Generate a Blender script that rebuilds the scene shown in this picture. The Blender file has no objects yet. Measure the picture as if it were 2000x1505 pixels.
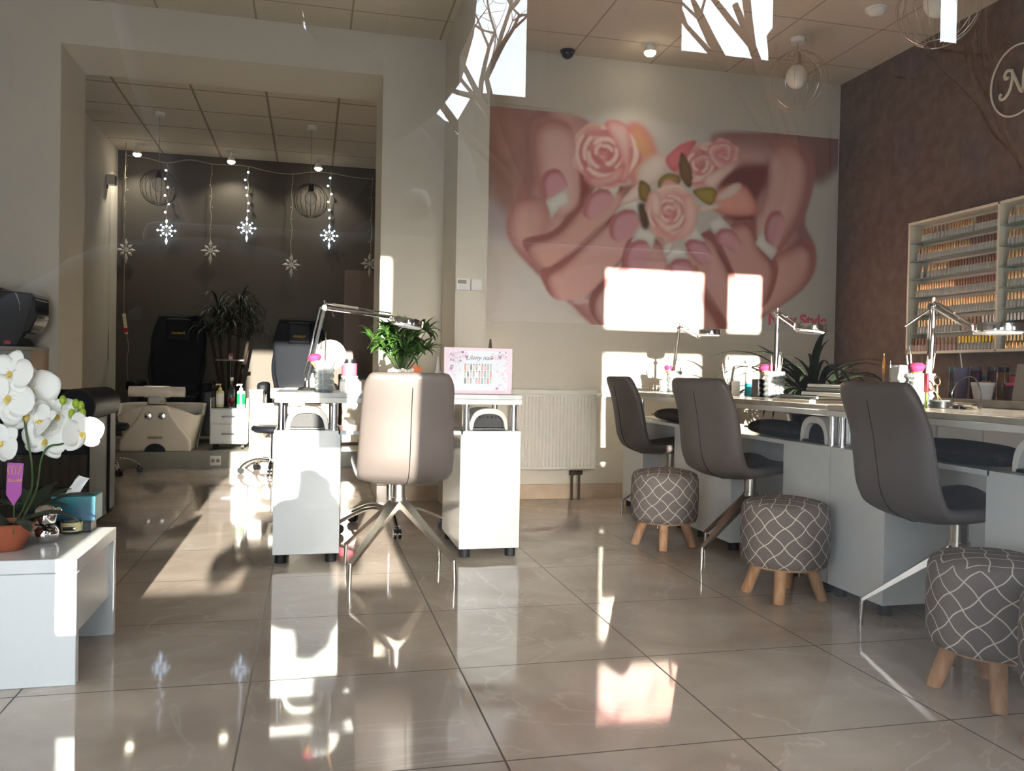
import bpy, math, random
import numpy as np
from mathutils import Vector, Matrix
random.seed(7)
PI = math.pi
S = bpy.context.scene
COL = S.collection
# ------------------------------------------------------------------ camera
FPX, YAW, PITCH, ROLL, CAMH = 1629.23, 0.235692, -0.0144854, 0.0191519, 0.875
CXP, CYP = 1000.0, 752.5
Fv = Vector((math.sin(YAW)*math.cos(PITCH), math.cos(YAW)*math.cos(PITCH), math.sin(PITCH)))
r0 = Vector((math.cos(YAW), -math.sin(YAW), 0)); u0 = r0.cross(Fv)
Rv = r0*math.cos(ROLL)+u0*math.sin(ROLL); Uv = -r0*math.sin(ROLL)+u0*math.cos(ROLL)
def at(x, y, X=None, Y=None, Z=None):
    """world point seen at photograph pixel x, y on the plane X=, Y= or Z="""
    d = Rv*((x-CXP)/FPX)-Uv*((y-CYP)/FPX)+Fv
    t = X/d.x if X is not None else (Y/d.y if Y is not None else (Z-CAMH)/d.z)
    return Vector((d.x*t, d.y*t, CAMH+d.z*t))
cam = bpy.data.cameras.new('camera'); camo = bpy.data.objects.new('camera', cam); COL.objects.link(camo)
cam.sensor_width = 36; cam.sensor_fit = 'HORIZONTAL'; cam.lens = 36*FPX/2000; cam.clip_start = 0.005; cam.clip_end = 300
camo.matrix_world = Matrix(((Rv.x, Uv.x, -Fv.x, 0), (Rv.y, Uv.y, -Fv.y, 0), (Rv.z, Uv.z, -Fv.z, CAMH), (0, 0, 0, 1)))
S.camera = camo
# ------------------------------------------------------------------ materials
def lin(c):
    return tuple(((v/255)/12.92 if v/255 <= .04045 else ((v/255+.055)/1.055)**2.4) for v in c)
MATS = {}
def mat(name, c, rough=.5, metal=0., spec=.5, trans=0., ior=1.45, emis=None, es=0., bump=None, var=None, alpha=1., coat=0., sheen=0.):
    m = bpy.data.materials.new(name); m.use_nodes = True
    nt = m.node_tree; b = nt.nodes['Principled BSDF']; L = nt.links.new
    b.inputs['Base Color'].default_value = (*lin(c), 1)
    b.inputs['Roughness'].default_value = rough; b.inputs['Metallic'].default_value = metal
    b.inputs['Specular IOR Level'].default_value = spec; b.inputs['IOR'].default_value = ior
    b.inputs['Transmission Weight'].default_value = trans; b.inputs['Alpha'].default_value = alpha
    b.inputs['Coat Weight'].default_value = coat; b.inputs['Coat Roughness'].default_value = .05
    b.inputs['Sheen Weight'].default_value = sheen
    if emis: b.inputs['Emission Color'].default_value = (*lin(emis), 1); b.inputs['Emission Strength'].default_value = es
    if bump or var:
        tc = nt.nodes.new('ShaderNodeTexCoord')
    if bump:
        n = nt.nodes.new('ShaderNodeTexNoise'); n.inputs['Scale'].default_value = bump[0]; n.inputs['Detail'].default_value = 4
        L(tc.outputs['Object'], n.inputs['Vector'])
        bp = nt.nodes.new('ShaderNodeBump'); bp.inputs['Strength'].default_value = bump[1]; bp.inputs['Distance'].default_value = bump[2] if len(bump) > 2 else .01
        L(n.outputs['Fac'], bp.inputs['Height']); L(bp.outputs['Normal'], b.inputs['Normal'])
    if var:   # (other colour, scale, lo, hi)
        n = nt.nodes.new('ShaderNodeTexNoise'); n.inputs['Scale'].default_value = var[1]; n.inputs['Detail'].default_value = 5
        if len(var) > 4:
            mp = nt.nodes.new('ShaderNodeMapping'); mp.inputs['Scale'].default_value = var[4]
            L(tc.outputs['Object'], mp.inputs['Vector']); L(mp.outputs['Vector'], n.inputs['Vector'])
        else: L(tc.outputs['Object'], n.inputs['Vector'])
        r = nt.nodes.new('ShaderNodeValToRGB')
        r.color_ramp.elements[0].position = var[2]; r.color_ramp.elements[1].position = var[3]
        r.color_ramp.elements[0].color = (*lin(c), 1); r.color_ramp.elements[1].color = (*lin(var[0]), 1)
        L(n.outputs['Fac'], r.inputs['Fac']); L(r.outputs['Color'], b.inputs['Base Color'])
    MATS[name] = m
    return m
def nodes_of(m): return m.node_tree.nodes, m.node_tree.links.new, m.node_tree.nodes['Principled BSDF']

WALL = mat('wall_paint', (205, 198, 184), .75, spec=.25, bump=(220, .06, .004))
CEILM = mat('ceiling_tile', (206, 196, 178), .85, spec=.2)
DARKW = mat('brown_stucco', (98, 80, 70), .6, spec=.3, bump=(60, .35, .008), var=((114, 96, 84), 14, .35, .7))
REARW = mat('dark_grey_paint', (78, 72, 65), .7, spec=.3)
BBTILE = mat('baseboard_tile', (186, 164, 142), .12, var=((206, 190, 170), 4, .4, .7))
WHITE = mat('white_laminate', (226, 230, 230), .16, spec=.5)
WHITE2 = mat('white_gloss', (238, 236, 230), .14, spec=.5)
MARBLE = mat('pale_marble_laminate', (200, 203, 203), .18, var=((168, 172, 176), 9, .45, .75))
MARBLEB = mat('beige_marble_laminate', (196, 188, 174), .16, var=((160, 148, 132), 9, .42, .75))
CHROME = mat('chrome', (225, 225, 228), .08, metal=1)
STEEL = mat('brushed_steel', (190, 184, 176), .25, metal=1)
BLACKP = mat('black_plastic', (16, 17, 19), .35)
BLACKG = mat('black_gloss', (10, 11, 13), .08)
RUBBER = mat('black_rubber', (20, 21, 24), .6)
LEATHER = mat('taupe_leather', (86, 79, 76), .46, spec=.4, bump=(260, .12, .002))
LEATHERB = mat('black_leather', (18, 20, 25), .5, spec=.1, bump=(120, .15, .003))
VELVET = mat('dark_olive_velvet', (52, 46, 38), .8, spec=.1)
CUSH = mat('black_cushion', (34, 30, 30), .6, spec=.3)
WOOD = mat('pine_wood', (190, 150, 116), .55, spec=.3, var=((156, 116, 86), 6, .35, .75, (9, 9, 1.2)))
RADM = mat('radiator_enamel', (224, 220, 210), .35)
GOLD = mat('gold_metal', (224, 188, 138), .22, metal=1)
BRONZE = mat('bronze_cap', (150, 112, 88), .3, metal=1)
BOTTLE = mat('clear_polish', (206, 206, 200), .12, spec=.5, var=((178, 182, 178), 30, .4, .6))
BOTPINK = mat('pale_pink_polish', (214, 184, 172), .12)
PALEG = mat('shelf_glass', (150, 176, 168), .08, alpha=.75)
RACKM = mat('rack_white', (232, 224, 204), .4)
GREEN = mat('leaf_green', (62, 96, 36), .4, var=((40, 66, 28), 9, .3, .7))
DGREEN = mat('dark_leaf_green', (30, 40, 28), .5, var=((42, 54, 34), 7, .3, .7))
YGREEN = mat('bud_green', (150, 176, 50), .4)
ORCHID = mat('orchid_white', (240, 240, 234), .5, spec=.3)
YELLOW = mat('orchid_heart', (230, 200, 90), .5)
TERRA = mat('terracotta', (150, 72, 48), .6, var=((168, 92, 62), 8, .3, .7))
TEAL = mat('teal_card', (36, 120, 120), .35, var=((16, 74, 100), 5, .4, .6))
TISSUE = mat('tissue_paper', (240, 238, 234), .8)
PURPLE = mat('magenta_card', (150, 40, 140), .4)
LILAC = mat('lilac_plastic', (120, 118, 150), .4)
SILVER = mat('silver_glaze', (215, 210, 208), .06, metal=1)
GLASS = mat('clear_glass', (214, 222, 224), .05, trans=.72, ior=1.5)
SMOKE = mat('smoked_acrylic', (120, 128, 128), .05, trans=.7)
RED = mat('red_plastic', (190, 30, 50), .4)
PINK = mat('pink_plastic', (214, 90, 110), .4)
AQUA = mat('aqua_liquid', (40, 170, 190), .2)
GREENP = mat('green_label', (20, 130, 70), .4)
CREAM = mat('cream_plastic', (226, 214, 160), .4)
BASIN = mat('basin_acrylic', (240, 233, 220), .2)
DOORM = mat('brown_door', (112, 92, 80), .45)
PODIUM = mat('podium_tile', (150, 150, 140), .2, var=((166, 164, 152), 5, .4, .7))
GREYFAB = mat('grey_cabinet', (150, 148, 138), .5)
BEIGE = mat('beige_side', (160, 134, 104), .5)
TEXTPINK = mat('rose_print', (206, 96, 110), .6)
TEXTINK = mat('ink_print', (50, 48, 52), .6)
TEXTGOLD = mat('gold_print', (220, 170, 40), .4)
BULB = mat('opal_bulb', (236, 232, 220), .3)
LEDW = mat('led_star', (230, 240, 255), .3, emis=(200, 225, 255), es=5.)
LEDG = mat('led_lens', (255, 245, 225), .3, emis=(255, 240, 214), es=28.)
STARP = mat('clear_star_plastic', (170, 166, 156), .25)
WIREM = mat('lamp_wire', (214, 204, 188), .3, metal=1)
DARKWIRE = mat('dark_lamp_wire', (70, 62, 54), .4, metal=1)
CORDM = mat('pale_cord', (150, 140, 120), .6)
TUBEW = mat('lamp_tube', (245, 245, 245), .3)
BRISTLE = mat('pink_bristle', (158, 40, 84), .8)
BRISTLE2 = mat('amber_bristle', (236, 176, 84), .7)
PUFF = mat('white_fluff', (245, 243, 238), .9)
PEARL = mat('pearl', (238, 234, 226), .2)
ASPHALT = mat('asphalt', (44, 43, 42), 1., spec=0.)
FILL_T = .22
BARK = mat('tree_bark', (60, 50, 43), .9, spec=.05)

def pane_mat(name, tint, fac):
    m = bpy.data.materials.new(name); m.use_nodes = True; nt = m.node_tree
    for n in list(nt.nodes): nt.nodes.remove(n)
    o = nt.nodes.new('ShaderNodeOutputMaterial'); mx = nt.nodes.new('ShaderNodeMixShader')
    t = nt.nodes.new('ShaderNodeBsdfTransparent'); g = nt.nodes.new('ShaderNodeBsdfGlossy'); f = nt.nodes.new('ShaderNodeFresnel')
    t.inputs[0].default_value = (*tint, 1); g.inputs['Roughness'].default_value = 0.0; f.inputs['IOR'].default_value = fac
    nt.links.new(f.outputs[0], mx.inputs[0]); nt.links.new(t.outputs[0], mx.inputs[1]); nt.links.new(g.outputs[0], mx.inputs[2])
    nt.links.new(mx.outputs[0], o.inputs[0]); return m
PANE = pane_mat('window_glass', (.96, .97, .96), 2.0)

def grid_lines(m, dark, sx, ox, sy, oy, w, mixrough=None):
    """darken thin straight joints on a sx by sy grid (object coordinates x, y)"""
    N, L, b = nodes_of(m); nt = m.node_tree
    tc = N.new('ShaderNodeTexCoord'); sp = N.new('ShaderNodeSeparateXYZ'); L(tc.outputs['Object'], sp.inputs[0])
    def line(out, s, o):
        a = N.new('ShaderNodeMath'); a.operation = 'SUBTRACT'; L(out, a.inputs[0]); a.inputs[1].default_value = o
        d = N.new('ShaderNodeMath'); d.operation = 'PINGPONG'; L(a.outputs[0], d.inputs[0]); d.inputs[1].default_value = s/2
        c = N.new('ShaderNodeMath'); c.operation = 'LESS_THAN'; L(d.outputs[0], c.inputs[0]); c.inputs[1].default_value = w/2
        return c.outputs[0]
    mx = N.new('ShaderNodeMath'); mx.operation = 'MAXIMUM'
    L(line(sp.outputs[0], sx, ox), mx.inputs[0]); L(line(sp.outputs[1], sy, oy), mx.inputs[1])
    mixc = N.new('ShaderNodeMix'); mixc.data_type = 'RGBA'
    L(mx.outputs[0], mixc.inputs['Factor'])
    src = [l for l in nt.links if l.to_socket == b.inputs['Base Color']]
    if src: L(src[0].from_socket, mixc.inputs['A'])
    else: mixc.inputs['A'].default_value = b.inputs['Base Color'].default_value
    mixc.inputs['B'].default_value = (*lin(dark), 1)
    L(mixc.outputs['Result'], b.inputs['Base Color'])
    if mixrough is not None:
        mr = N.new('ShaderNodeMath'); mr.operation = 'MULTIPLY_ADD'; L(mx.outputs[0], mr.inputs[0]); mr.inputs[1].default_value = mixrough; mr.inputs[2].default_value = b.inputs['Roughness'].default_value
        L(mr.outputs[0], b.inputs['Roughness'])
    return mx.outputs[0]

# polished marble-look floor tile
FLOOR = mat('floor_tile', (168, 148, 132), .05, spec=.6, ior=1.55)
def floor_nodes():
    N, L, b = nodes_of(FLOOR)
    tc = N.new('ShaderNodeTexCoord')
    n1 = N.new('ShaderNodeTexNoise'); n1.inputs['Scale'].default_value = 2.2; n1.inputs['Detail'].default_value = 6; n1.inputs['Distortion'].default_value = .8
    L(tc.outputs['Object'], n1.inputs['Vector'])
    r1 = N.new('ShaderNodeValToRGB'); r1.color_ramp.elements[0].position = .3; r1.color_ramp.elements[1].position = .72
    r1.color_ramp.elements[0].color = (*lin((174, 158, 145)), 1); r1.color_ramp.elements[1].color = (*lin((206, 193, 181)), 1)
    L(n1.outputs['Fac'], r1.inputs['Fac'])
    # thin pale veins
    n2 = N.new('ShaderNodeTexNoise'); n2.inputs['Scale'].default_value = 1.4; n2.inputs['Detail'].default_value = 7; n2.inputs['Distortion'].default_value = 1.6
    L(tc.outputs['Object'], n2.inputs['Vector'])
    a = N.new('ShaderNodeMath'); a.operation = 'SUBTRACT'; L(n2.outputs['Fac'], a.inputs[0]); a.inputs[1].default_value = .5
    ab = N.new('ShaderNodeMath'); ab.operation = 'ABSOLUTE'; L(a.outputs[0], ab.inputs[0])
    mr = N.new('ShaderNodeMapRange'); mr.inputs['From Min'].default_value = .0; mr.inputs['From Max'].default_value = .012; mr.inputs['To Min'].default_value = .28; mr.inputs['To Max'].default_value = 0
    L(ab.outputs[0], mr.inputs['Value'])
    mx = N.new('ShaderNodeMix'); mx.data_type = 'RGBA'; L(mr.outputs[0], mx.inputs['Factor']); L(r1.outputs['Color'], mx.inputs['A']); mx.inputs['B'].default_value = (*lin((224, 214, 203)), 1)
    L(mx.outputs['Result'], b.inputs['Base Color'])
    n3 = N.new('ShaderNodeTexNoise'); n3.inputs['Scale'].default_value = 9; L(tc.outputs['Object'], n3.inputs['Vector'])
    bp = N.new('ShaderNodeBump'); bp.inputs['Strength'].default_value = .012; bp.inputs['Distance'].default_value = .01
    L(n3.outputs['Fac'], bp.inputs['Height']); L(bp.outputs['Normal'], b.inputs['Normal'])
floor_nodes()
grid_lines(FLOOR, (70, 58, 48), .592, .438, .6, 1.82, .005, .5)
CEIL_R = CEILM
CEIL_L = CEILM.copy(); CEIL_2 = CEILM.copy()
grid_lines(CEIL_R, (166, 154, 136), .593, 1.737, .62, 5.30, .012)
grid_lines(CEIL_L, (160, 148, 130), .594, .213, .62, 5.33, .012)
CEIL_L.name = 'ceiling_tile_left'
grid_lines(CEIL_2, (150, 134, 116), .58, -.395, .58, 7.78, .02); CEIL_2.name = 'ceiling_tile_rear'

def trellis():
    m = mat('trellis_fabric', (116, 107, 103), .85, spec=.15, bump=(500, .15, .002))
    N, L, b = nodes_of(m)
    uv = N.new('ShaderNodeUVMap'); sp = N.new('ShaderNodeSeparateXYZ'); L(uv.outputs[0], sp.inputs[0])
    def M(op, a, c=None, v=None):
        n = N.new('ShaderNodeMath'); n.operation = op
        for k, x in enumerate((a, c, v)):
            if x is None: continue
            if isinstance(x, (int, float)): n.inputs[k].default_value = x
            else: L(x, n.inputs[k])
        return n.outputs[0]
    a = M('MULTIPLY', sp.outputs[0], 2*PI/.0785); c = M('MULTIPLY', sp.outputs[1], 2*PI/.0745)
    s_ = M('ADD', a, c); d_ = M('SUBTRACT', a, c)
    f1 = M('ADD', s_, M('MULTIPLY', M('COSINE', M('MULTIPLY', d_, .5)), .42))
    f2 = M('ADD', d_, M('MULTIPLY', M('COSINE', M('MULTIPLY', s_, .5)), -.42))
    g = lambda f: M('ABSOLUTE', M('COSINE', M('MULTIPLY', f, .5)))
    ln = M('LESS_THAN', M('MINIMUM', g(f1), g(f2)), .105)
    mx = N.new('ShaderNodeMix'); mx.data_type = 'RGBA'; L(ln, mx.inputs['Factor'])
    mx.inputs['A'].default_value = (*lin((116, 107, 103)), 1); mx.inputs['B'].default_value = (*lin((206, 198, 190)), 1)
    L(mx.outputs['Result'], b.inputs['Base Color'])
    return m
TRELLIS = trellis()
# ------------------------------------------------------------------ mesh builder
class MB:
    def __init__(s): s.v = []; s.f = []; s.mi = []; s.M = None; s.uv = None
    def add(s, vs, fs, m=0):
        o = len(s.v)
        if s.M is not None: vs = [tuple(s.M @ Vector(p)) for p in vs]
        s.v += [tuple(p) for p in vs]; s.f += [tuple(i+o for i in f) for f in fs]; s.mi += [m]*len(fs); return s
    def box(s, x0, x1, y0, y1, z0, z1, m=0):
        return s.add([(x0, y0, z0), (x1, y0, z0), (x1, y1, z0), (x0, y1, z0), (x0, y0, z1), (x1, y0, z1), (x1, y1, z1), (x0, y1, z1)],
                     [(0, 3, 2, 1), (4, 5, 6, 7), (0, 1, 5, 4), (1, 2, 6, 5), (2, 3, 7, 6), (3, 0, 4, 7)], m)
    def tube(s, pts, r, n=8, m=0, caps=True, flat=None):
        pts = [Vector(p) for p in pts]; k = len(pts); rs = r if isinstance(r, (list, tuple)) else [r]*k
        vs = []; T = (pts[1]-pts[0]).normalized(); up = Vector((0, 0, 1)) if abs(T.z) < .9 else Vector((1, 0, 0))
        A = T.cross(up).normalized()
        for i, p in enumerate(pts):
            t = (pts[min(i+1, k-1)]-pts[max(i-1, 0)]).normalized()
            A = (A-t*A.dot(t)).normalized(); B = t.cross(A)
            for j in range(n):
                w = 2*PI*j/n+(PI/4 if n == 4 else 0)
                vs.append(p+(A*math.cos(w)+B*math.sin(w)*(flat or 1))*rs[i])
        fs = [(i*n+j, i*n+(j+1) % n, (i+1)*n+(j+1) % n, (i+1)*n+j) for i in range(k-1) for j in range(n)]
        if caps: fs += [tuple(range(n-1, -1, -1)), tuple((k-1)*n+j for j in range(n))]
        return s.add(vs, fs, m)
    def cyl(s, p, q, r, r2=None, n=18, m=0, caps=True): return s.tube([p, q], [r, r if r2 is None else r2], n, m, caps)
    def lathe(s, prof, c=(0, 0, 0), n=20, m=0, closed=True):
        vs = [(c[0]+r*math.cos(2*PI*j/n), c[1]+r*math.sin(2*PI*j/n), c[2]+z) for r, z in prof for j in range(n)]
        k = len(prof)
        fs = [(i*n+j, i*n+(j+1) % n, (i+1)*n+(j+1) % n, (i+1)*n+j) for i in range(k-1) for j in range(n)]
        if closed: fs += [tuple(range(n-1, -1, -1)), tuple((k-1)*n+j for j in range(n))]
        return s.add(vs, fs, m)
    def ball(s, c, r, sc=(1, 1, 1), n=12, m=0):
        k = max(4, n//2); pr = []
        vs = [(c[0], c[1], c[2]-r*sc[2])]
        for i in range(1, k):
            a = -PI/2+PI*i/k
            vs += [(c[0]+r*sc[0]*math.cos(a)*math.cos(2*PI*j/n), c[1]+r*sc[1]*math.cos(a)*math.sin(2*PI*j/n), c[2]+r*sc[2]*math.sin(a)) for j in range(n)]
        vs.append((c[0], c[1], c[2]+r*sc[2]))
        fs = [(0, 1+(j+1) % n, 1+j) for j in range(n)]
        for i in range(k-2): fs += [(1+i*n+j, 1+i*n+(j+1) % n, 1+(i+1)*n+(j+1) % n, 1+(i+1)*n+j) for j in range(n)]
        e = len(vs)-1; b = 1+(k-2)*n
        fs += [(b+j, b+(j+1) % n, e) for j in range(n)]
        return s.add(vs, fs, m)
    def prism(s, poly, a0, a1, ax='y', m=0):
        """extrude a 2D outline along an axis; outline is (x,z) for y, (y,z) for x, (x,y) for z"""
        def p3(p, a): return (p[0], a, p[1]) if ax == 'y' else ((a, p[0], p[1]) if ax == 'x' else (p[0], p[1], a))
        n = len(poly)
        return s.add([p3(p, a0) for p in poly]+[p3(p, a1) for p in poly],
                     [tuple(range(n)), tuple(range(2*n-1, n-1, -1))]+[(i, i+n, (i+1) % n+n, (i+1) % n) for i in range(n)], m)
    def grid(s, fn, nu, nv, m=0):
        vs = [fn(i/(nu-1), j/(nv-1)) for i in range(nu) for j in range(nv)]
        return s.add(vs, [(i*nv+j, (i+1)*nv+j, (i+1)*nv+j+1, i*nv+j+1) for i in range(nu-1) for j in range(nv-1)], m)
    def strap(s, base, az, length, width, rise, droop, n=6, m=0, tw=0., vfold=.25):
        """a leaf blade that leaves base towards az, climbs and arches over"""
        p = Vector(base); a = rise; step = length/n; vs = []; d = Vector((math.cos(az), math.sin(az), 0)); sd = Vector((-math.sin(az), math.cos(az), 0))
        for i in range(n+1):
            w = width*(.45+.55*math.sin(PI*min(1, (i+.9)/(n*.9)))**.8) if i < n else .002
            t = d*math.cos(a)+Vector((0, 0, math.sin(a))); nn = sd.cross(t)
            sdw = sd*math.cos(tw*i/n)+nn*math.sin(tw*i/n)
            vs += [p-sdw*w/2+nn*w*vfold*.5, p.copy(), p+sdw*w/2+nn*w*vfold*.5]
            p = p+t*step; a -= droop/n*(1+i/n)
        return s.add(vs, [f for i in range(n) for f in ((3*i, 3*i+1, 3*i+4, 3*i+3), (3*i+1, 3*i+2, 3*i+5, 3*i+4))], m)
    def build(s, name, mats, parent=None, smooth=40, bevel=None, sub=0, solid=None, loc=None):
        me = bpy.data.meshes.new(name); me.from_pydata(s.v, [], s.f)
        for m in (mats if isinstance(mats, (list, tuple)) else [mats]): me.materials.append(m)
        me.polygons.foreach_set('material_index', s.mi)
        if s.uv: 
            ul = me.uv_layers.new(name='UVMap'); fl = [c for f in s.uv for c in f]
            ul.data.foreach_set('uv', [x for c in fl for x in c])
        if smooth:
            me.polygons.foreach_set('use_smooth', [True]*len(me.polygons))
            if smooth < 180: me.set_sharp_from_angle(angle=math.radians(smooth))
        me.update()
        o = bpy.data.objects.new(name, me); COL.objects.link(o)
        if parent is not None: o.parent = parent
        if loc: o.location = loc
        if solid: md = o.modifiers.new('Solidify', 'SOLIDIFY'); md.thickness = solid; md.offset = 0
        if sub: md = o.modifiers.new('Subdivision', 'SUBSURF'); md.levels = sub; md.render_levels = sub
        if bevel:
            md = o.modifiers.new('Bevel', 'BEVEL'); md.width = bevel; md.segments = 2; md.limit_method = 'ANGLE'; md.angle_limit = math.radians(50)
        return o
def tag(o, label, cat, group=None):
    o['label'] = label; o['category'] = cat
    if group: o['group'] = group
    return o
def thing(name, label, cat, loc=(0, 0, 0), rz=0., group=None):
    o = bpy.data.objects.new(name, None); COL.objects.link(o); o.location = loc; o.rotation_euler = (0, 0, rz); o.empty_display_size = .1
    return tag(o, label, cat, group)
def struct(name, mb, m, **k):
    o = mb.build(name, m, smooth=k.pop('smooth', 0), **k); o['kind'] = 'structure'; return o
def dup(root, loc=None, rz=None, label=None, group=None):
    kids = {}
    for o in COL.objects:
        if o.parent is not None: kids.setdefault(o.parent.name, []).append(o)
    def rec(o, par):
        c = o.copy(); COL.objects.link(c)
        if par is not None: c.parent = par
        for ch in kids.get(o.name, []): rec(ch, c)
        return c
    r = rec(root, None)
    if loc is not None: r.location = loc
    if rz is not None: r.rotation_euler = (0, 0, rz)
    if label: r['label'] = label
    if group: r['group'] = group
    return r
def text_mesh(s, name, m, size, parent=None, shear=0., extr=.001, align='LEFT', off=0.):
    cu = bpy.data.curves.new(name, 'FONT'); cu.body = s; cu.size = size; cu.extrude = extr; cu.shear = shear; cu.align_x = align; cu.offset = off
    t = bpy.data.objects.new('tmp', cu); COL.objects.link(t)
    me = bpy.data.meshes.new_from_object(t)
    COL.objects.unlink(t); bpy.data.objects.remove(t)
    me.name = name; me.materials.clear(); me.materials.append(m)
    o = bpy.data.objects.new(name, me); COL.objects.link(o)
    if parent is not None: o.parent = parent
    return o
# ================================================================== the setting
WY, CZ, RX = 5.637, 3.117, 3.885           # back wall plane, ceiling height, right wall plane
XL = -2.75
struct('floor', MB().box(XL, RX, .04, 9.5, -.1, 0), FLOOR)
w = MB(); w.box(XL, -1.519, WY, 6.2, 0, CZ); w.box(.433, RX+.1, WY, 6.2, 0, CZ); w.box(-1.519, .433, WY, 6.2, 2.841, CZ)
struct('wall_back', w, WALL)
struct('wall_left', MB().box(XL-.1, XL, -.02, WY, 0, CZ), WALL)
struct('wall_right', MB().box(RX, RX+.12, -.02, WY, 0, CZ), DARKW)
struct('trim_1', MB().box(.85, 1.046, 5.08, WY, 0, 2.813), WALL)          # pillar
struct('trim_2', MB().box(.85, 1.046, .16, WY, 2.813, CZ), WALL)          # beam under the ceiling
struct('ceiling', MB().box(1.046, RX, .0, WY, CZ, CZ+.1), CEIL_R)
struct('ceiling_left', MB().box(XL, .85, .0, WY, CZ, CZ+.1), CEIL_L)
struct('baseboard_back', MB().box(1.046, RX, WY-.012, WY, 0, .102), BBTILE)
struct('baseboard_pier', MB().box(.433, .85, WY-.012, WY, 0, .102), BBTILE)
struct('baseboard_left', MB().box(XL, -1.519, WY-.012, WY, 0, .102), BBTILE)
# rear treatment room behind the wide opening
struct('wall_rear', MB().box(-2.1, 2.1, 9.42, 9.52, 0, CZ), REARW)
struct('wall_rear_left', MB().box(-2.09, -1.99, 6.2, 9.42, 0, CZ), WALL)
struct('wall_rear_right', MB().box(1.9, 2.0, 6.2, 9.42, 0, CZ), WALL)
struct('ceiling_rear', MB().box(-2.09, 2.0, 6.2, 9.42, CZ, CZ+.1), CEIL_2)
struct('trim_3', MB().box(-1.99, 1.9, 7.66, 9.42, 0, .143), PODIUM)       # raised platform
d = MB(); d.box(.335, 1.25, 9.385, 9.42, .143, 1.98); d.box(.36, .375, 9.38, 9.386, .16, 1.95); d.box(.50, .52, 9.38, 9.386, .16, 1.95)
struct('door_1', d, DOORM)
# street front: full-height shop glazing, with diffusing film added as the room's fill light
FY0, FY1 = .05, .17
W1 = (-.66, .5, .5, 2.49); W2 = (2.03, 3.24, 1.07, 2.49)
FILL_FILM = bpy.data.materials.new('added_fill_film'); FILL_FILM.use_nodes = True  # translucent film added to spread sunlight through the room
_n = FILL_FILM.node_tree.nodes; _n.remove(_n['Principled BSDF']); _t = _n.new('ShaderNodeBsdfTranslucent'); _t.inputs[0].default_value = (FILL_T*.92, FILL_T, FILL_T*1.12, 1); FILL_FILM.node_tree.links.new(_t.outputs[0], _n['Material Output'].inputs[0])
FILL_FILM_L = FILL_FILM.copy(); FILL_FILM_L.name = 'added_fill_film_left'; FILL_FILM_L.node_tree.nodes['Translucent BSDF'].inputs[0].default_value = (.40, .44, .49, 1)
FILL_FROST = bpy.data.materials.new('added_fill_glass'); FILL_FROST.use_nodes = True  # rough-refracting pane added to throw sunlight onto the low wall
_n = FILL_FROST.node_tree.nodes; _n.remove(_n['Principled BSDF']); _r = _n.new('ShaderNodeBsdfRefraction'); _r.inputs['Color'].default_value = (.54, .56, .58, 1); _r.inputs['Roughness'].default_value = .72; _r.inputs['IOR'].default_value = 1.45
FILL_FROST.node_tree.links.new(_r.outputs[0], _n['Material Output'].inputs[0])
f = MB(); f.box(XL-.1, RX+.12, FY0, FY1, 0, .06); f.box(XL-.1, RX+.12, FY0, FY1, 2.49, CZ)
struct('wall_front', f, WALL)
fr = MB()
for x in (XL, -.69, .5, 2.0, 3.24, RX-.03): fr.box(x, x+.03, .07, .15, .06, 2.49)
fr.box(.405, .5, .085, .13, .5, 1.75)  # added block that keeps the sun off the chair's right side
fr.box(XL, RX, .07, .15, .06, .08); fr.box(XL, RX, .07, .15, 2.47, 2.49); fr.box(-.69, .5, .07, .15, .47, .5); fr.box(2.03, 3.24, .07, .15, 1.87, 2.05); fr.box(2.03, 3.24, .07, .15, 1.04, 1.07); fr.box(2.77, 2.99, .08, .14, 1.07, 2.49)
FZ = 1.62
for x0, x1 in ((XL+.03, -.69), (.53, 2.0), (3.27, RX-.03)): fr.box(x0, x1, .09, .13, FZ, 2.47)  # opaque panels added above the film to dim the upper walls
fr.box(1.47, 2.0, .09, .13, .08, FZ)  # opaque panel added to keep the film's light off the stools
o = struct('window_1', fr, GREYFAB)
def pn(nm, x0, x1, z0, z1, m): return MB().add([(x0, .10, z0), (x1, .10, z0), (x1, .10, z1), (x0, .10, z1)], [(0, 1, 2, 3)]).build(nm, m, o, smooth=0)
pn('pane', W1[0]+.01, W1[1], W1[2], W1[3], PANE); pn('pane', W2[0], W2[1], W2[2], W2[3], PANE)
for x0, x1, z0, z1 in ((XL+.03, -.69, .08, FZ), (-.66, .5, .08, .47), (.53, 1.47, .08, FZ), (2.03, 3.24, .08, 1.04), (3.27, RX-.03, .08, FZ)): pn('added_fill_pane', x0, x1, z0, z1, FILL_FROST if x0 == .53 else (FILL_FILM_L if x0 < .53 else FILL_FILM))  # unseen panes added as fill light
struct('ground', MB().box(-30, 30, -40, .04, -.2, -.1), ASPHALT)
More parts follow.
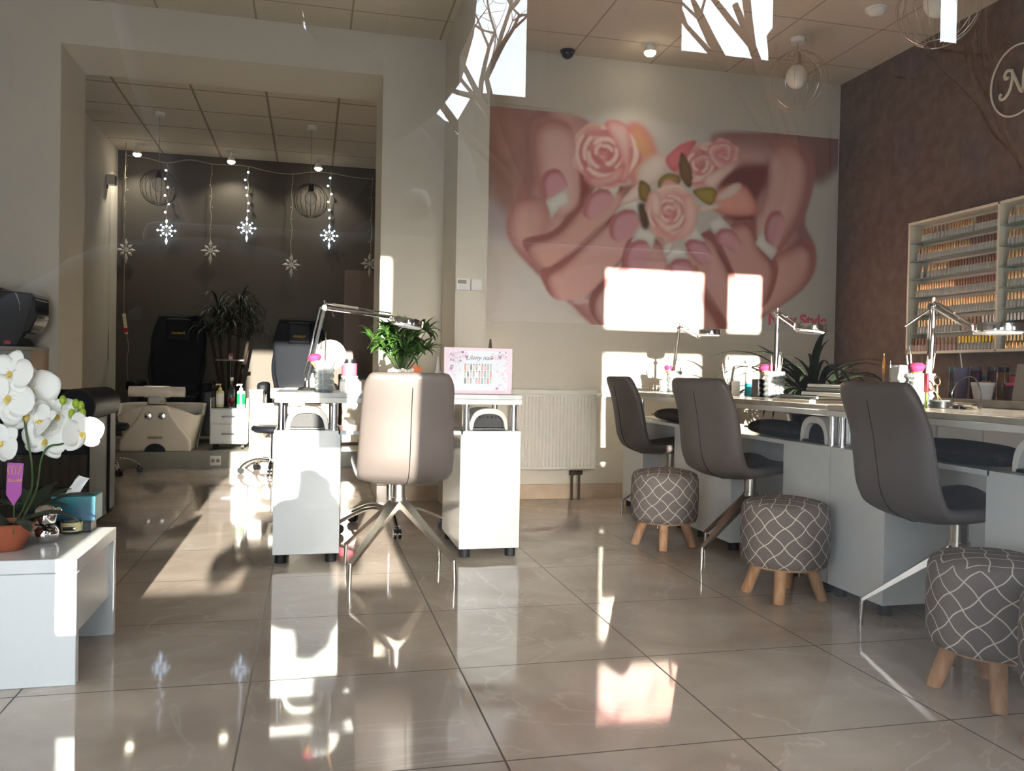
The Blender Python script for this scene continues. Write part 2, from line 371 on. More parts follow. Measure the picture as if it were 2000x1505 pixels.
# ------------------------------------------------------------------ light
def aim(o, d): o.rotation_euler = Vector(d).to_track_quat('-Z', 'Y').to_euler()
sun = bpy.data.lights.new('sun', 'SUN'); so = bpy.data.objects.new('sun', sun); COL.objects.link(so)
sun.energy = 38; sun.angle = math.radians(.53); sun.color = (1, .925, .82); aim(so, (.0, 1, -.152))
for n, a in (('portal', W1), ('portal', W2)):
    l = bpy.data.lights.new(n, 'AREA'); l.shape = 'RECTANGLE'; l.size = a[1]-a[0]; l.size_y = a[3]-a[2]; l.cycles.is_portal = True
    o = bpy.data.objects.new(n, l); COL.objects.link(o); o.location = ((a[0]+a[1])/2, .06, (a[2]+a[3])/2); aim(o, (0, 1, 0))
wd = bpy.data.worlds.new('sky'); S.world = wd; wd.use_nodes = True
wn = wd.node_tree.nodes; wl = wd.node_tree.links.new; bg = wn['Background']
tc = wn.new('ShaderNodeTexCoord'); sx = wn.new('ShaderNodeSeparateXYZ'); wl(tc.outputs['Generated'], sx.inputs[0])
rp = wn.new('ShaderNodeValToRGB'); wl(sx.outputs['Z'], rp.inputs['Fac'])
rp.color_ramp.elements[0].position = 0; rp.color_ramp.elements[0].color = (1, .96, .90, 1)
rp.color_ramp.elements[1].position = .6; rp.color_ramp.elements[1].color = (.62, .78, 1, 1)
wl(rp.outputs['Color'], bg.inputs['Color']); bg.inputs['Strength'].default_value = 10.0
def spot(p, e, ang, col, d=(0, 0, -1), r=.03):
    l = bpy.data.lights.new('spot', 'SPOT'); l.energy = e; l.spot_size = math.radians(ang); l.spot_blend = .6; l.color = col; l.shadow_soft_size = r
    o = bpy.data.objects.new('spot', l); COL.objects.link(o); o.location = p; aim(o, d); return o
S.view_settings.view_transform = 'Standard'; S.view_settings.look = 'None'; S.view_settings.exposure = 0.26; S.view_settings.gamma = 1
S.view_settings.use_curve_mapping = False
S.cycles.max_bounces = 10; S.cycles.diffuse_bounces = 5; S.cycles.glossy_bounces = 5; S.cycles.transmission_bounces = 6; S.cycles.transparent_max_bounces = 10
S.cycles.caustics_reflective = False; S.cycles.caustics_refractive = True; S.cycles.sample_clamp_indirect = 60; S.cycles.blur_glossy = .5
# ================================================================== manicure desks
def desk(label, loc, rz, L, pw, top_m, depth=.52, group=None, back=False, outer=False):
    """local x along the client side, y away from the client"""
    t = thing('manicure_desk', label, 'desk', loc, rz, group)
    o = MB().box(.0, L, -.012, depth+.02, .725, .75).build('apron_slab', WHITE2, t, bevel=.003)
    MB().box(-.0, L, -.016, depth+.024, .75, .772).build('tabletop', top_m, t, bevel=.003)
    for x0 in (0, L-pw):
        p = MB().box(x0, x0+pw, 0, depth, .042, .6).build('pedestal', WHITE, t, bevel=.002)
        # the two drawers and the door open on the staff side
        MB().box(x0+.012, x0+pw-.012, depth, depth+.016, .06, .42).build('door', WHITE, p, bevel=.002)
        MB().box(x0+.012, x0+pw-.012, depth, depth+.016, .43, .59).build('drawer', WHITE, p, bevel=.002)
        for x in (x0+.035, x0+pw-.035):
            for y in (.04, depth-.04):
                MB().cyl((x, y, 0), (x, y, .042), .026, n=16).build('foot', RUBBER, t)
        for x in ((x0+.03, x0+pw-.03) if not outer else ((.03,) if x0 == 0 else (L-.03,))):
            for y in ((.035, depth-.06) if not outer else (.035, .115)):
                q = MB(); q.cyl((x, y, .6), (x, y, .725), .0155, n=16); q.cyl((x, y, .6), (x, y, .606), .02, n=16); q.cyl((x, y, .719), (x, y, .725), .02, n=16)
                q.build('post', CHROME, t)
    MB().box(pw-.012, L-pw+.012, 0, depth-.1, .582, .6).build('shelf', WHITE, t, bevel=.002)
    if back: MB().box(pw, L-pw, depth-.05, depth-.03, .25, .582).build('back_panel', WHITE, t)
    return t
D0 = desk('white manicure desk standing alone in mid floor behind the sunlit chair', (-.16, 3.86, 0), 0, 1.136, .292, MARBLE)
RZ = -PI/2    # client side faces -X: local +x runs toward -Y
DX = 2.06
right_desks = []
for yfar, lab in ((3.0, 'white manicure desk nearest the camera in the row along the brown wall'),
                  (4.155, 'middle white manicure desk of the row along the brown wall'),
                  (5.31, 'white manicure desk at the far end of the row, beside the back wall')):
    right_desks.append(desk(lab, (DX, yfar, 0), RZ, 1.148, .338, MARBLEB, .54, 'row of desks along the brown wall', outer=True))
# ------------------------------------------------------------------ nail lamps (white arch over a dark opening)
def nail_lamp(label, loc, rz, w=.19, h=.105, d=.2, group=None):
    t = thing('nail_lamp', label, 'nail lamp', loc, rz, group)
    def arch(rw, rh, n=20): return [(rw/2*math.copysign(abs(math.cos(a))**.75, math.cos(a)), rh*math.sin(a)**.75) for a in [PI*i/n for i in range(n+1)]]
    o, i = arch(w, h), arch(w*.8, h*.74)
    sh = MB(); n = len(o)
    vs = [(x, 0, z) for x, z in o]+[(x, d, z) for x, z in o]+[(x, 0, z) for x, z in i]+[(x, d, z) for x, z in i]
    fs = []
    for k in range(n-1): fs += [(k, k+1, n+k+1, n+k), (2*n+k, 3*n+k, 3*n+k+1, 2*n+k+1), (k, 2*n+k, 2*n+k+1, k+1), (n+k, n+k+1, 3*n+k+1, 3*n+k)]
    fs += [(0, n, 3*n, 2*n), (n-1, 3*n-1, 4*n-1, 2*n-1)]
    sh.add(vs, fs).build('shell', WHITE2, t, smooth=50, bevel=.003)
    MB().prism([(x*.985, max(.004, z*.985)) for x, z in i], .03, d-.005, 'y').build('cavity_fill', RUBBER, t)  # black block fills the hollow so the opening reads dark
    MB().box(-w*.44, w*.44, .0, d, -.0, .012).build('base', BLACKP, t, bevel=.003)
    b = MB()
    for k in range(5): b.box(-.045+.02*k, -.038+.02*k, .026, .029, h*.55, h*.62)
    b.build('led_bar', SMOKE, t)
    return t
p = at(600, 838, Y=3.92); nail_lamp('white nail lamp under the sunlit left end of the lone desk', (p.x, 3.92, .6), 0, group=None)
p = at(955, 836, Y=3.92); nail_lamp('white nail lamp under the right end of the lone desk beside the pink sample board', (p.x, 3.92, .6), 0)
nail_lamp('white nail lamp on the middle desk of the wall row beside the chrome posts', (2.115, 3.205, .6), RZ, w=.2, h=.115)
nail_lamp('white nail lamp half hidden behind the nearest taupe chair', (2.115, 2.8, .6), RZ, w=.2, h=.115)
nail_lamp('white nail lamp between the two far taupe chairs', (2.115, 4.33, .6), RZ, w=.2, h=.115)
nail_lamp('white nail lamp cut by the right picture edge on the nearest wall desk', (2.115, 2.05, .6), RZ, w=.2, h=.115)
# hand-rest cushions on the shelves
def cushion(label, y0, y1):
    t = thing('hand_rest_cushion', label, 'cushion', (2.085, (y0+y1)/2, .6), 0, 'hand-rest cushions of the wall row')
    L = (y1-y0)/2
    def fn(u, v):
        a = 2*PI*v; e = max(0.02, (1-abs(2*u-1)**10))
        return (.075+.075*math.cos(a)*e**.5, (2*u-1)*L, .034+(.034+.012*math.cos((2*u-1)*1.4))*math.sin(a)*e**.5*(1 if math.sin(a) > 0 else .75))
    m = MB().grid(fn, 24, 17); m.build('pad', CUSH, t)
    MB().tube([(.005, (2*k/20-1)*L*.95, .036) for k in range(21)], .004, 6).build('piping', BLACKP, t)
cushion('black hand-rest cushion on the middle desk of the wall row', 3.32, 3.76)
cushion('black hand-rest cushion on the nearest wall desk right of the nearest chair', 2.17, 2.62)
cushion('black hand-rest cushion on the far wall desk behind the farthest chair', 4.44, 4.92)
# ================================================================== client chairs
PROF = [(-.375, .872), (-.360, .80), (-.335, .70), (-.318, .60), (-.305, .52), (-.272, .465), (-.20, .432), (-.09, .425), (.03, .44), (.13, .452), (.19, .455), (.225, .445)]
def chair_shell_fn(u, v):
    k = u*(len(PROF)-1); i = min(int(k), len(PROF)-2); f = k-i
    y = PROF[i][0]*(1-f)+PROF[i+1][0]*f; z = PROF[i][1]*(1-f)+PROF[i+1][1]*f
    w = .174+.016*min(1, u/.35)+.008*max(0, min(1, (u-.5)/.3))
    if u < .05: w -= .022*(1-u/.05)
    if u > .93: w -= .05*(u-.93)/.07
    s_ = 2*v-1; e = abs(s_)**2.6
    bl = max(0, min(1, (u-.42)/.18))        # back -> seat
    return (s_*w, y+(1-bl)*e*.062*min(1, .35+u*4), z+bl*e*.035)
def chair(label, loc, rz, base_rz=0., group=None):
    t = thing('client_chair', label, 'chair', loc, rz, group)
    sh = MB().grid(chair_shell_fn, 30, 13).build('seat_shell', LEATHER, t, smooth=180, solid=.042, sub=1)
    for s_ in (.06,):
        # stitched seam down the outside of the shell
        pts = []
        for k in range(2, 26):
            a = Vector(chair_shell_fn(k/29, .52)); b = Vector(chair_shell_fn((k+1)/29, .52))
            tg = (b-a).normalized(); nn = Vector((0, -tg.z, tg.y)); nn = nn if nn.y < 0 or nn.z < 0 else -nn
            pts.append(a+nn*.0215)
        MB().tube(pts, .0016, 5).build('seam', BLACKP, sh)
    MB().cyl((0, 0, .31), (0, 0, .43), .031, n=24).build('column', STEEL, t)
    hb = MB().cyl((0, 0, .285), (0, 0, .335), .036, n=24).build('hub', STEEL, t)
    for k in range(4):
        a = base_rz+PI/4+k*PI/2; d = Vector((math.cos(a), math.sin(a), 0)); tip = d*.297
        m = MB(); m.tube([d*.02+Vector((0, 0, .312)), d*.12+Vector((0, 0, .233)), tip+Vector((0, 0, .094))], [.040, .031, .016], 4, flat=.45)
        m.tube([tip+Vector((0, 0, .1)), tip+d*.004+Vector((0, 0, 0))], [.0095, .0085], 10)
        m.build('leg', STEEL, t)
    return t
chair('taupe leather chair at the lone desk, its back half lit by the sun', (.372, 3.60, 0), 0)
G = 'taupe chairs along the wall desks'
chair('taupe leather chair nearest the camera at the wall desks', (2.14, 2.387, 0), -PI/2+.03, .0, G)
chair('middle taupe leather chair at the wall desks, swivelled on its base', (2.03, 3.57, 0), -PI/2+.3, -.8, G)
chair('farthest taupe leather chair at the wall desks, next to the radiator', (2.13, 4.70, 0), -PI/2+.04, .1, G)
# ================================================================== trellis stools
def pouf(label, loc, rz, sc=1.):
    t = thing('trellis_stool', label, 'stool', loc, rz, 'low patterned stools along the wall desks')
    R, z0, z1 = .171*sc, .132, .385; n = 48
    prof = [(R-.03, z0), (R-.008, z0+.006), (R, z0+.03), (R+.004, (z0+z1)/2), (R, z1-.035), (R-.008, z1-.012), (R-.028, z1), (R*.5, z1+.012), (.001, z1+.015)]
    m = MB().lathe(prof, n=n, closed=False); m.uv = []
    L = [0]
    for a, b in zip(prof, prof[1:]): L.append(L[-1]+math.hypot(a[0]-b[0], a[1]-b[1]))
    for f in m.f:
        i, j = f[0]//n, f[0] % n; q = []
        for v in f:
            vi, vj = v//n, v % n
            if vj == 0 and j == n-1: vj = n
            if i < 5: q.append((2*PI*vj/n*.1748, L[vi]))
            else: q.append((m.v[v][0], m.v[v][1]))
        m.uv.append(q)
    m.build('cushion', TRELLIS, t, smooth=60)
    MB().cyl((0, 0, z0-.006), (0, 0, z0+.004), R-.03, n=32).build('seat_board', WOOD, t)
    for k in range(4):
        a = PI/4+k*PI/2; d = Vector((math.cos(a), math.sin(a), 0))
        m = MB(); m.tube([d*.1+Vector((0, 0, z0+.003)), d*.146+Vector((0, 0, .004)), d*.1465+Vector((0, 0, 0))], [.024, .021, .0195], 14)
        m.build('leg', WOOD, t)
    return t
pouf('grey trellis stool with pine legs in front of the farthest taupe chair', (1.785, 4.005, 0), .35)
pouf('grey trellis stool with pine legs between the middle and nearest taupe chairs', (1.862, 3.0, 0), .12)
pouf('grey trellis stool with pine legs in front of the nearest taupe chair', (1.872, 1.95, 0), .15)
pouf('grey trellis stool cut by the right edge, nearest the camera', (1.835, 1.585, 0), .3)
# ================================================================== bench with orchids, left foreground
bx1, by0, by1, bz = -.616, 2.481, 2.955, .347
t = thing('plant_bench', 'low white bench at left carrying orchids and a tissue box', 'bench', (-1.4, (by0+by1)/2, 0))
def loc_box(x0, x1, y0, y1, z0, z1): return MB().box(x0+1.4, x1+1.4, y0-(by0+by1)/2, y1-(by0+by1)/2, z0, z1)
loc_box(-2.2, bx1, by0, by1, bz-.038, bz).build('top', WHITE, t, bevel=.002)
loc_box(-2.2, bx1, by0, by0+.03, 0, bz-.039).build('front_board', WHITE, t, bevel=.002)
loc_box(-2.2, bx1, by1-.03, by1, 0, bz-.039).build('rear_board', WHITE, t, bevel=.002)
loc_box(bx1-.035, bx1-.012, by0+.031, by1-.031, .13, bz-.039).build('apron', WHITE, t)
loc_box(-2.2, -2.17, by0+.031, by1-.031, .13, bz-.039).build('apron', WHITE, t)
# ---- orchids
def orchid_flower(parent, c, r, face, roll=0., back=False):
    """five petals and a lip facing the given direction"""
    f = Vector(face).normalized(); up = Vector((0, 0, 1)); sx_ = f.cross(up).normalized(); uz = sx_.cross(f)
    m = MB(); c = Vector(c)
    def petal(a, L, W, cup):
        a += roll; da = sx_*math.cos(a)+uz*math.sin(a); pa = -sx_*math.sin(a)+uz*math.cos(a)
        def fn(u, v):
            w = W*math.sin(PI*min(1, u*.86+.12))**.6*(2*v-1)
            return c+da*(L*u)+pa*w+f*(cup*u*u-.35*cup*abs(2*v-1)**2*W*12+.004)
        m.grid(fn, 8, 7)
    petal(0.15, r, r*.62, .012); petal(PI-.15, r, r*.62, .012)
    for a in (PI/2, -PI/2-.85, -PI/2+.85): petal(a, r*.98, r*.40, -.006)
    o = m.build('flower', ORCHID, parent, smooth=180, solid=.0015)
    l = MB(); l.ball(c+f*.010-uz*.006, r*.11, (1, 1, 1.2), 10)
    l.tube([c+f*.010-uz*.004, c+f*.02-uz*.010, c+f*.02-uz*r*.3], [r*.08, r*.07, .001], 8)
    l.build('lip', YELLOW, o)
    return o
Yo = 2.80
def opx(x, y, Y=Yo): return at(x, y, Y=Y)
p1 = at(20, 1078, Z=bz); p1.y = 2.63; p1.x = at(15, 1070, Y=2.63).x
t = thing('orchid', 'white orchid with green buds in a wide terracotta bowl at the far left', 'plant', (p1.x, 2.63, bz))
O = Vector((p1.x, 2.63, bz))
pot = MB().lathe([(.034, 0), (.038, .002), (.062, .05), (.068, .072), (.072, .078), (.067, .08), (.06, .066), (.001, .06)], n=32).build('bowl', TERRA, t)
MB().lathe([(.058, .058), (.03, .066), (.001, .068)], n=24).build('moss', DGREEN, t)
fl = [(22, 728, 40, (-.2, -1, .2), .2), (60, 762, 46, (.35, -1, .12), -.2), (18, 775, 44, (-.1, -1, .05), .5), (52, 808, 40, (.2, -1, -.15), .1), (6, 862, 34, (-.4, -1, -.1), .9), (-14, 760, 40, (-.5, -1, .1), 0),
      (90, 858, 37, (-.1, -1, -.1), .3), (112, 812, 36, (.25, -1, .35), -.5), (126, 834, 33, (-.1, -1, .1), .15), (158, 845, 36, (.7, -1, .05), -.15), (84, 822, 30, (-.5, -.6, .3), 1.0)]
st = MB(); base = Vector((.0, 0, .06))
tip1, tip2 = opx(30, 745)-O, opx(160, 788)-O
m1 = opx(62, 905)-O; m2 = opx(92, 893)-O
s1 = [base+Vector((.012, 0, 0)), opx(60, 960)-O, m1, opx(52, 850)-O, opx(45, 800)-O, tip1]
s2 = [base+Vector((.02, .01, 0)), opx(70, 960)-O, opx(80, 900)-O, opx(95, 872)-O, opx(130, 862)-O, opx(146, 820)-O, tip2]
def smooth_path(P, n=6):
    P = [Vector(p) for p in P]; out = []
    for i in range(len(P)-1):
        a, b, c, d = P[max(i-1, 0)], P[i], P[i+1], P[min(i+2, len(P)-1)]
        for k in range(n):
            u = k/n; out.append(.5*((2*b)+(c-a)*u+(2*a-5*b+4*c-d)*u*u+(3*b-a-3*c+d)*u**3))
    return out+[P[-1]]
for s_ in (s1, s2): MB().tube(smooth_path(s_), .0032, 7).build('stem', GREEN, t)
for (x, y, r, fd, ro) in fl:
    yy = Yo+.02*math.sin(x*1.7); orchid_flower(t, at(x, y, Y=yy)-O, r/FPX*2.98, fd, ro)
for x, y in ((123, 781), (148, 788), (161, 806), (140, 808), (158, 792)):
    c = opx(x, y)-O; b = MB().ball(c, .0125, (.85, .85, 1.25), 10); b.tube([c, c+Vector((-.004, 0, -.028))], .0015, 5); b.build('bud', YGREEN, t)
lf = [(.01, 0, .3), (.02, .6, .26), (.0, 2.6, .3), (-.01, -2.4, .22), (.01, -.9, .2)]
for dx, az, ln in lf:
    MB().strap((dx, .0, .062), az, ln*.7, .055, .75, 1.3, 8, vfold=.3).build('leaf', DGREEN, t, smooth=180)
# label card of the orchid and the clear sleeve
cp = at(27, 945, Y=2.57)
t = thing('plant_label', 'magenta plant label card on a stick in the orchid bowl', 'label', (cp.x, 2.57, bz+.055))
h = at(27, 905, Y=2.57).z-bz-.055
MB().prism([(-.019, h-.085), (0, h-.118), (.019, h-.085), (.024, h), (-.016, h+.003)], -.001, .001, 'y').build('card', PURPLE, t)
MB().cyl((0, .003, 0), (0, .003, h-.06), .0018, n=6).build('stick', GREEN, t)
o = text_mesh('Orchid', 'lettering', TEXTGOLD, .012, t, extr=.0004); o.rotation_euler = (PI/2, 0, 0); o.location = (-.015, -.0018, h-.05)
m = MB()
for k in range(4):
    m.tube(smooth_path([(-.012+.008*k, -.0018, h-.03), (-.014+.01*k, -.0018, h-.012), (-.006+.008*k, -.0018, h-.006)], 4), .0009, 5)
m.build('flourish', TEXTGOLD, t)
# second pot, silver ornament, candle jar, tissue box
q = at(72, 1030, Y=2.84)
t = thing('leafy_plant', 'dark leafy plant in a small black pot behind the silver ornament', 'plant', (q.x-.02, 2.86, bz))
MB().lathe([(.03, 0), (.032, .002), (.04, .07), (.043, .072), (.038, .074), (.001, .066)], n=24).build('pot', BLACKP, t)
for k, (az, ln, ri) in enumerate(((.1, .2, .75), (.5, .16, .95), (-.5, .15, .7), (2.2, .17, .9), (3.0, .16, .7), (-2.0, .14, .8), (1.2, .15, 1.1))):
    MB().strap((0, 0, .068), az, ln, .05, ri, .9, 8, vfold=.3).build('leaf', DGREEN, t, smooth=180)
q = at(88, 1058, Z=bz)
t = thing('silver_ornament', 'mirror-silver ornament of stacked round lobes on the bench', 'ornament', (q.x, q.y, bz))
m = MB(); m.lathe([(.02, 0), (.03, .004), (.038, .022), (.036, .04), (.026, .052), (.001, .056)], n=28); m.build('body', SILVER, t)
m = MB(); m.lathe([(.012, .05), (.027, .058), (.033, .078), (.029, .098), (.015, .11), (.001, .112)], n=28); m.build('head', SILVER, t)
for a in (-.9, .4, 2.4): MB().ball((.033*math.cos(a), .033*math.sin(a), .09), .012, n=10).build('knob', SILVER, t)
q = at(140, 1040, Z=bz)
t = thing('candle_jar', 'small clear candle jar with a lemon-printed label on the bench', 'candle', (q.x, q.y, bz))
MB().lathe([(.027, 0), (.029, .003), (.031, .045), (.030, .046), (.028, .042), (.026, .006), (.001, .005)], n=28).build('jar', SMOKE, t)
MB().lathe([(.0315, .008), (.0322, .036)], n=28, closed=False).build('label_band', CREAM, t)
o = MB(); o.box(-.018, .018, -.0328, -.0318, .012, .024); o.build('label_print', SILVER, t)
q2 = at(150, 1012, Y=2.91)
t = thing('black_box', 'flat black box under the teal tissue box', 'box', (q2.x, 2.905, bz))
MB().box(-.05, .05, -.035, .04, 0, max(.02, q2.z-bz-.004)).build('body', BLACKP, t, bevel=.003)
MB().box(-.051, .051, -.036, .041, max(.02, q2.z-bz-.004), max(.02, q2.z-bz)).build('lid', BLACKG, t)
zt = bz+max(.02, q2.z-bz)
t = thing('tissue_box', 'teal tissue box with a white tissue pulled up', 'tissue box', (q2.x, 2.905, zt))
hh = at(150, 968, Y=2.87).z-zt
MB().box(-.062, .066, -.045, .045, 0, hh).build('box', TEAL, t, bevel=.002)
MB().box(-.03, .03, -.012, .012, hh, hh+.001).build('slot', BLACKP, t)
def tis(u, v):
    a = (v-.5)*2; return (a*.022*(1-.35*u)-.012+.03*u*u+.006*math.sin(6*v+3*u), .014*math.sin(v*9)*u*(1-.3*u), hh+.055*u+.006*math.sin(5*v)*u)
MB().grid(tis, 9, 15).build('tissue', TISSUE, t, smooth=180, solid=.0008)
# ================================================================== left side: sofa, side cabinet, black appliance
sy0, sy1 = 4.55, 5.12; sx1 = -1.05
t = thing('sofa', 'black leather sofa with a rolled arm and pleated front behind the bench', 'sofa', (-1.6, 4.95, 0))
def lb(x0, x1, y0, y1, z0, z1): return MB().box(x0+1.6, x1+1.6, y0-4.95, y1-4.95, z0, z1)
lb(-2.5, sx1-.05, sy0+.06, sy1-.02, .05, .40).build('base', LEATHERB, t, bevel=.02)
lb(-2.5, sx1-.2, sy0+.08, sy1-.22, .40, .50).build('seat_cushion', LEATHERB, t, bevel=.03)
lb(-2.5, sx1-.02, sy1-.2, sy1, .05, .74).build('backrest', LEATHERB, t, bevel=.04)
m = MB(); m.box(sx1-.17+1.6, sx1-.03+1.6, sy0-4.95, sy1-4.95-.02, .05, .66); m.build('arm', LEATHERB, t, bevel=.02)
m = MB(); m.cyl((sx1-.085+1.6, sy0-4.95-.01, .67), (sx1-.085+1.6, sy1-4.95-.03, .67), .088, n=28); m.build('arm_roll', LEATHERB, t)
m = MB(); m.tube([(sx1-.085+1.6+.083*math.cos(a), sy0-4.95-.016, .67+.083*math.sin(a)) for a in [PI*1.3*k/20-.5 for k in range(21)]], .006, 6); m.build('scroll_piping', VELVET, t)
for zz0, zz1, w0 in ((.27, .43, .46), (.07, .265, .40)):
    n = 22
    def pl(u, v, zz0=zz0, zz1=zz1, w0=w0): return (sx1-.03-w0*u+1.6, sy0-4.95-.022-.009*abs(math.sin(u*n*PI/2))-.012*math.sin(PI*v), zz0+(zz1-zz0)*v)
    MB().grid(pl, 4*n+1, 7).build('pleated_front', VELVET, t, smooth=60)
for x in (-2.35, sx1-.12): MB().cyl((x+1.6, sy0+.12-4.95, 0), (x+1.6, sy0+.12-4.95, .055), .025, .03, 14).build('foot', BLACKP, t)
for x in (-2.35, sx1-.12): MB().cyl((x+1.6, sy1-.1-4.95, 0), (x+1.6, sy1-.1-4.95, .055), .025, .03, 14).build('foot', BLACKP, t)
c0 = at(60, 740, Y=5.30); cz = at(60, 677, Y=5.30).z
t = thing('side_cabinet', 'grey-fronted cabinet with beige sides against the left wall', 'cabinet', (-2.05, 5.46, 0))
hx = c0.x+2.05
MB().box(-.55, hx, -.155, .17, .06, cz-.02).build('carcass', BEIGE, t)
MB().box(-.57, hx+.002, -.17, .172, cz-.02, cz).build('top', GREYFAB, t, bevel=.002)
MB().box(-.54, hx-.03, -.14, .15, 0, .06).build('plinth', BLACKP, t)
for x0, x1 in ((-.55, -.07), (-.06, hx)):
    d = MB().box(x0, x1, -.172, -.156, .07, cz-.025).build('door', GREYFAB, t, bevel=.002)
    MB().cyl((x0+.05 if x0 > -.1 else x1-.05, -.19, .5), (x0+.05 if x0 > -.1 else x1-.05, -.19, .62), .006, n=10).build('handle', CHROME, d)
a0 = at(72, 672, Y=5.33)
t = thing('coffee_machine', 'glossy black appliance with rounded right side on the grey cabinet', 'appliance', (a0.x-.2, 5.40, cz))
hz = at(40, 569, Y=5.3).z-cz
prof = [(-.22, 0), (.115, 0), (.13, .035), (.165, .09), (.19, .16), (.20, .21), (.20, hz-.03), (.18, hz-.008), (.1, hz), (-.22, hz)]
MB().prism(prof, -.11, .16, 'y').build('housing', BLACKG, t, smooth=30, bevel=.012)
MB().prism([(.14, .07), (.185, .085), (.215, .17), (.215, hz-.05), (.2, hz-.035), (.17, .17)], -.135, .1, 'y').build('side_panel', BLACKG, t, smooth=30, bevel=.008)
MB().tube(smooth_path([(.10, -.115, hz-.01), (.12, -.115, hz-.06), (.125, -.115, hz-.11)], 5), .004, 6).build('trim_strip', CHROME, t)
MB().box(-.22, .02, -.1, .15, hz, hz+.02).build('lid', BLACKP, t, bevel=.008)
MB().box(.045, .075, -.113, -.11, .012, .032).build('indicator', RED, t)
MB().cyl((.205, -.05, .17), (.232, -.05, .17), .006, n=10).build('knob', CHROME, t)
# ================================================================== rear room: pedicure stations on the platform
PZ = .143
def pedi(label, cx, y0, rz=0.):
    t = thing('pedicure_chair', label, 'pedicure chair', (cx, y0, PZ), rz)
    # basin: wide tub that narrows towards the front, with a rounded foot
    def tub(u, v):
        a = 2*PI*v; z = u*.40
        w = .30-.02*math.cos(u*PI)+.03*u; d = .32+.02*u
        ca, sa = math.cos(a), math.sin(a); e = .55
        x = w*math.copysign(abs(ca)**e, ca); y = d*math.copysign(abs(sa)**e, sa)
        if y < 0: z = z*(1-.22*min(1, abs(x)/.3)**2*u)
        return (x, y+.33, z)
    b = MB().grid(tub, 14, 49).build('basin', BASIN, t, smooth=180, solid=.02)
    MB().box(-.27, .27, .05, .62, .30, .31).build('water_liner', SMOKE, t)
    hump = MB(); hump.prism([(-.29, 0), (.29, 0), (.285, .10), (.2, .22), (.13, .32), (.10, .40), (-.10, .40), (-.13, .32), (-.2, .22), (-.285, .10)], -.05, .03, 'y')
    hp = hump.build('front_panel', BASIN, t, smooth=35, bevel=.02)
    for x in (-.055, .055): 
        MB().lathe([(.032, 0), (.035, .012), (.027, .028), (.001, .034)], n=18).build('tap_knob', CHROME, hp, loc=(x, -.055, .31)).rotation_euler = (PI/2, 0, 0)
    MB().box(-.06, .06, -.064, -.05, .112, .134).build('pull', CHROME, hp, bevel=.003)
    MB().prism([(.085*math.cos(PI*k/14), .085*math.sin(PI*k/14)*.85) for k in range(15)], -.056, -.05, 'y').build('toe_recess', BLACKP, hp)
    MB().box(-.075, .075, -.01, .05, .40, .48).build('rest_bracket', STEEL, t, bevel=.01)
    MB().box(.03, .075, -.02, -.012, .415, .44).build('bracket_plate', CHROME, t)
    r = MB()
    def rest(u, v):
        a = 2*PI*v; x = (2*u-1)*.225; k = 1-.12*(abs(2*u-1) > .42)
        return (x, .02+.055*math.cos(a)*k, .515+.052*math.sin(a)*k)
    r.grid(rest, 25, 17); r.build('foot_rest', BASIN, t, smooth=50)
    # armchair
    MB().box(-.24, .24, .75, 1.2, .32, .46).build('seat', LEATHERB, t, bevel=.04)
    def bk(u, v):
        s_ = 2*v-1; w = .255*(1-.25*max(0, u-.7)/.3); z = .42+.83*u
        return (s_*w*(1-.06*math.cos(u*PI)), 1.05+.28*u-.03*math.cos(s_*PI/2)*(1 if .1 < u < .9 else .5), z)
    bo = MB().grid(bk, 22, 15).build('backrest', LEATHERB, t, smooth=180, solid=.13, sub=1)
    MB().box(-.125, .125, 1.14, 1.2, .98, 1.22).build('head_pad', LEATHERB, t, bevel=.03).rotation_euler = (-.0, 0, 0)
    for s_ in (-1, 1):
        def wing(u, v, s_=s_):
            a = 2*PI*v; return (s_*(.2+.022*math.cos(a)+.05*math.sin(PI*u)), .985+.27*u+.05*math.sin(a), .5+.52*u)
        MB().grid(wing, 12, 13).build('side_bolster', LEATHERB, t, smooth=180)
        MB().box(s_*.33-.05, s_*.33+.05, .62, 1.15, .50, .60).build('armrest', LEATHERB, t, bevel=.03)
        MB().box(s_*.33-.03, s_*.33+.03, .8, 1.1, .1, .51).build('arm_support', BLACKP, t)
    o = text_mesh('iontech', 'lettering', TEXTGOLD, .042, t, shear=.3, align='CENTER'); o.rotation_euler = (PI/2-.33, 0, 0); o.location = (0, 1.132, 1.06)
    MB().box(-.2, .2, .7, 1.25, 0, .33).build('pedestal', BLACKP, t, bevel=.02)
    return t
pedi('black leather pedicure chair with a cream foot basin at the rear left', -1.3, 7.72)
pedi('black leather pedicure chair half lit by the sun behind the lone desk', -.13, 7.72)
# ------------------------------------------------------------------ rolling trolley with pump bottles
tx, ty = -.72, 7.86
t = thing('trolley', 'white two-drawer rolling trolley between the pedicure chairs', 'trolley', (tx, ty, PZ))
MB().box(-.155, .155, 0, .3, .05, .37).build('carcass', WHITE, t, bevel=.002)
for z0, z1 in ((.06, .225), (.235, .36)):
    d = MB().box(-.15, .15, -.016, 0, z0, z1).build('drawer', WHITE, t, bevel=.002)
    h = MB(); h.box(-.055, .055, -.036, -.028, (z0+z1)/2-.006, (z0+z1)/2+.006); h.box(-.05, -.04, -.028, -.016, (z0+z1)/2-.004, (z0+z1)/2+.004); h.box(.04, .05, -.028, -.016, (z0+z1)/2-.004, (z0+z1)/2+.004)
    h.build('handle', CHROME, d)
for x in (-.158, .15): MB().box(x, x+.008, 0, .3, .05, .46).build('side_panel', WHITE, t)
MB().box(-.15, .15, .0, .3, .37, .378).build('top_tray', SMOKE, t)
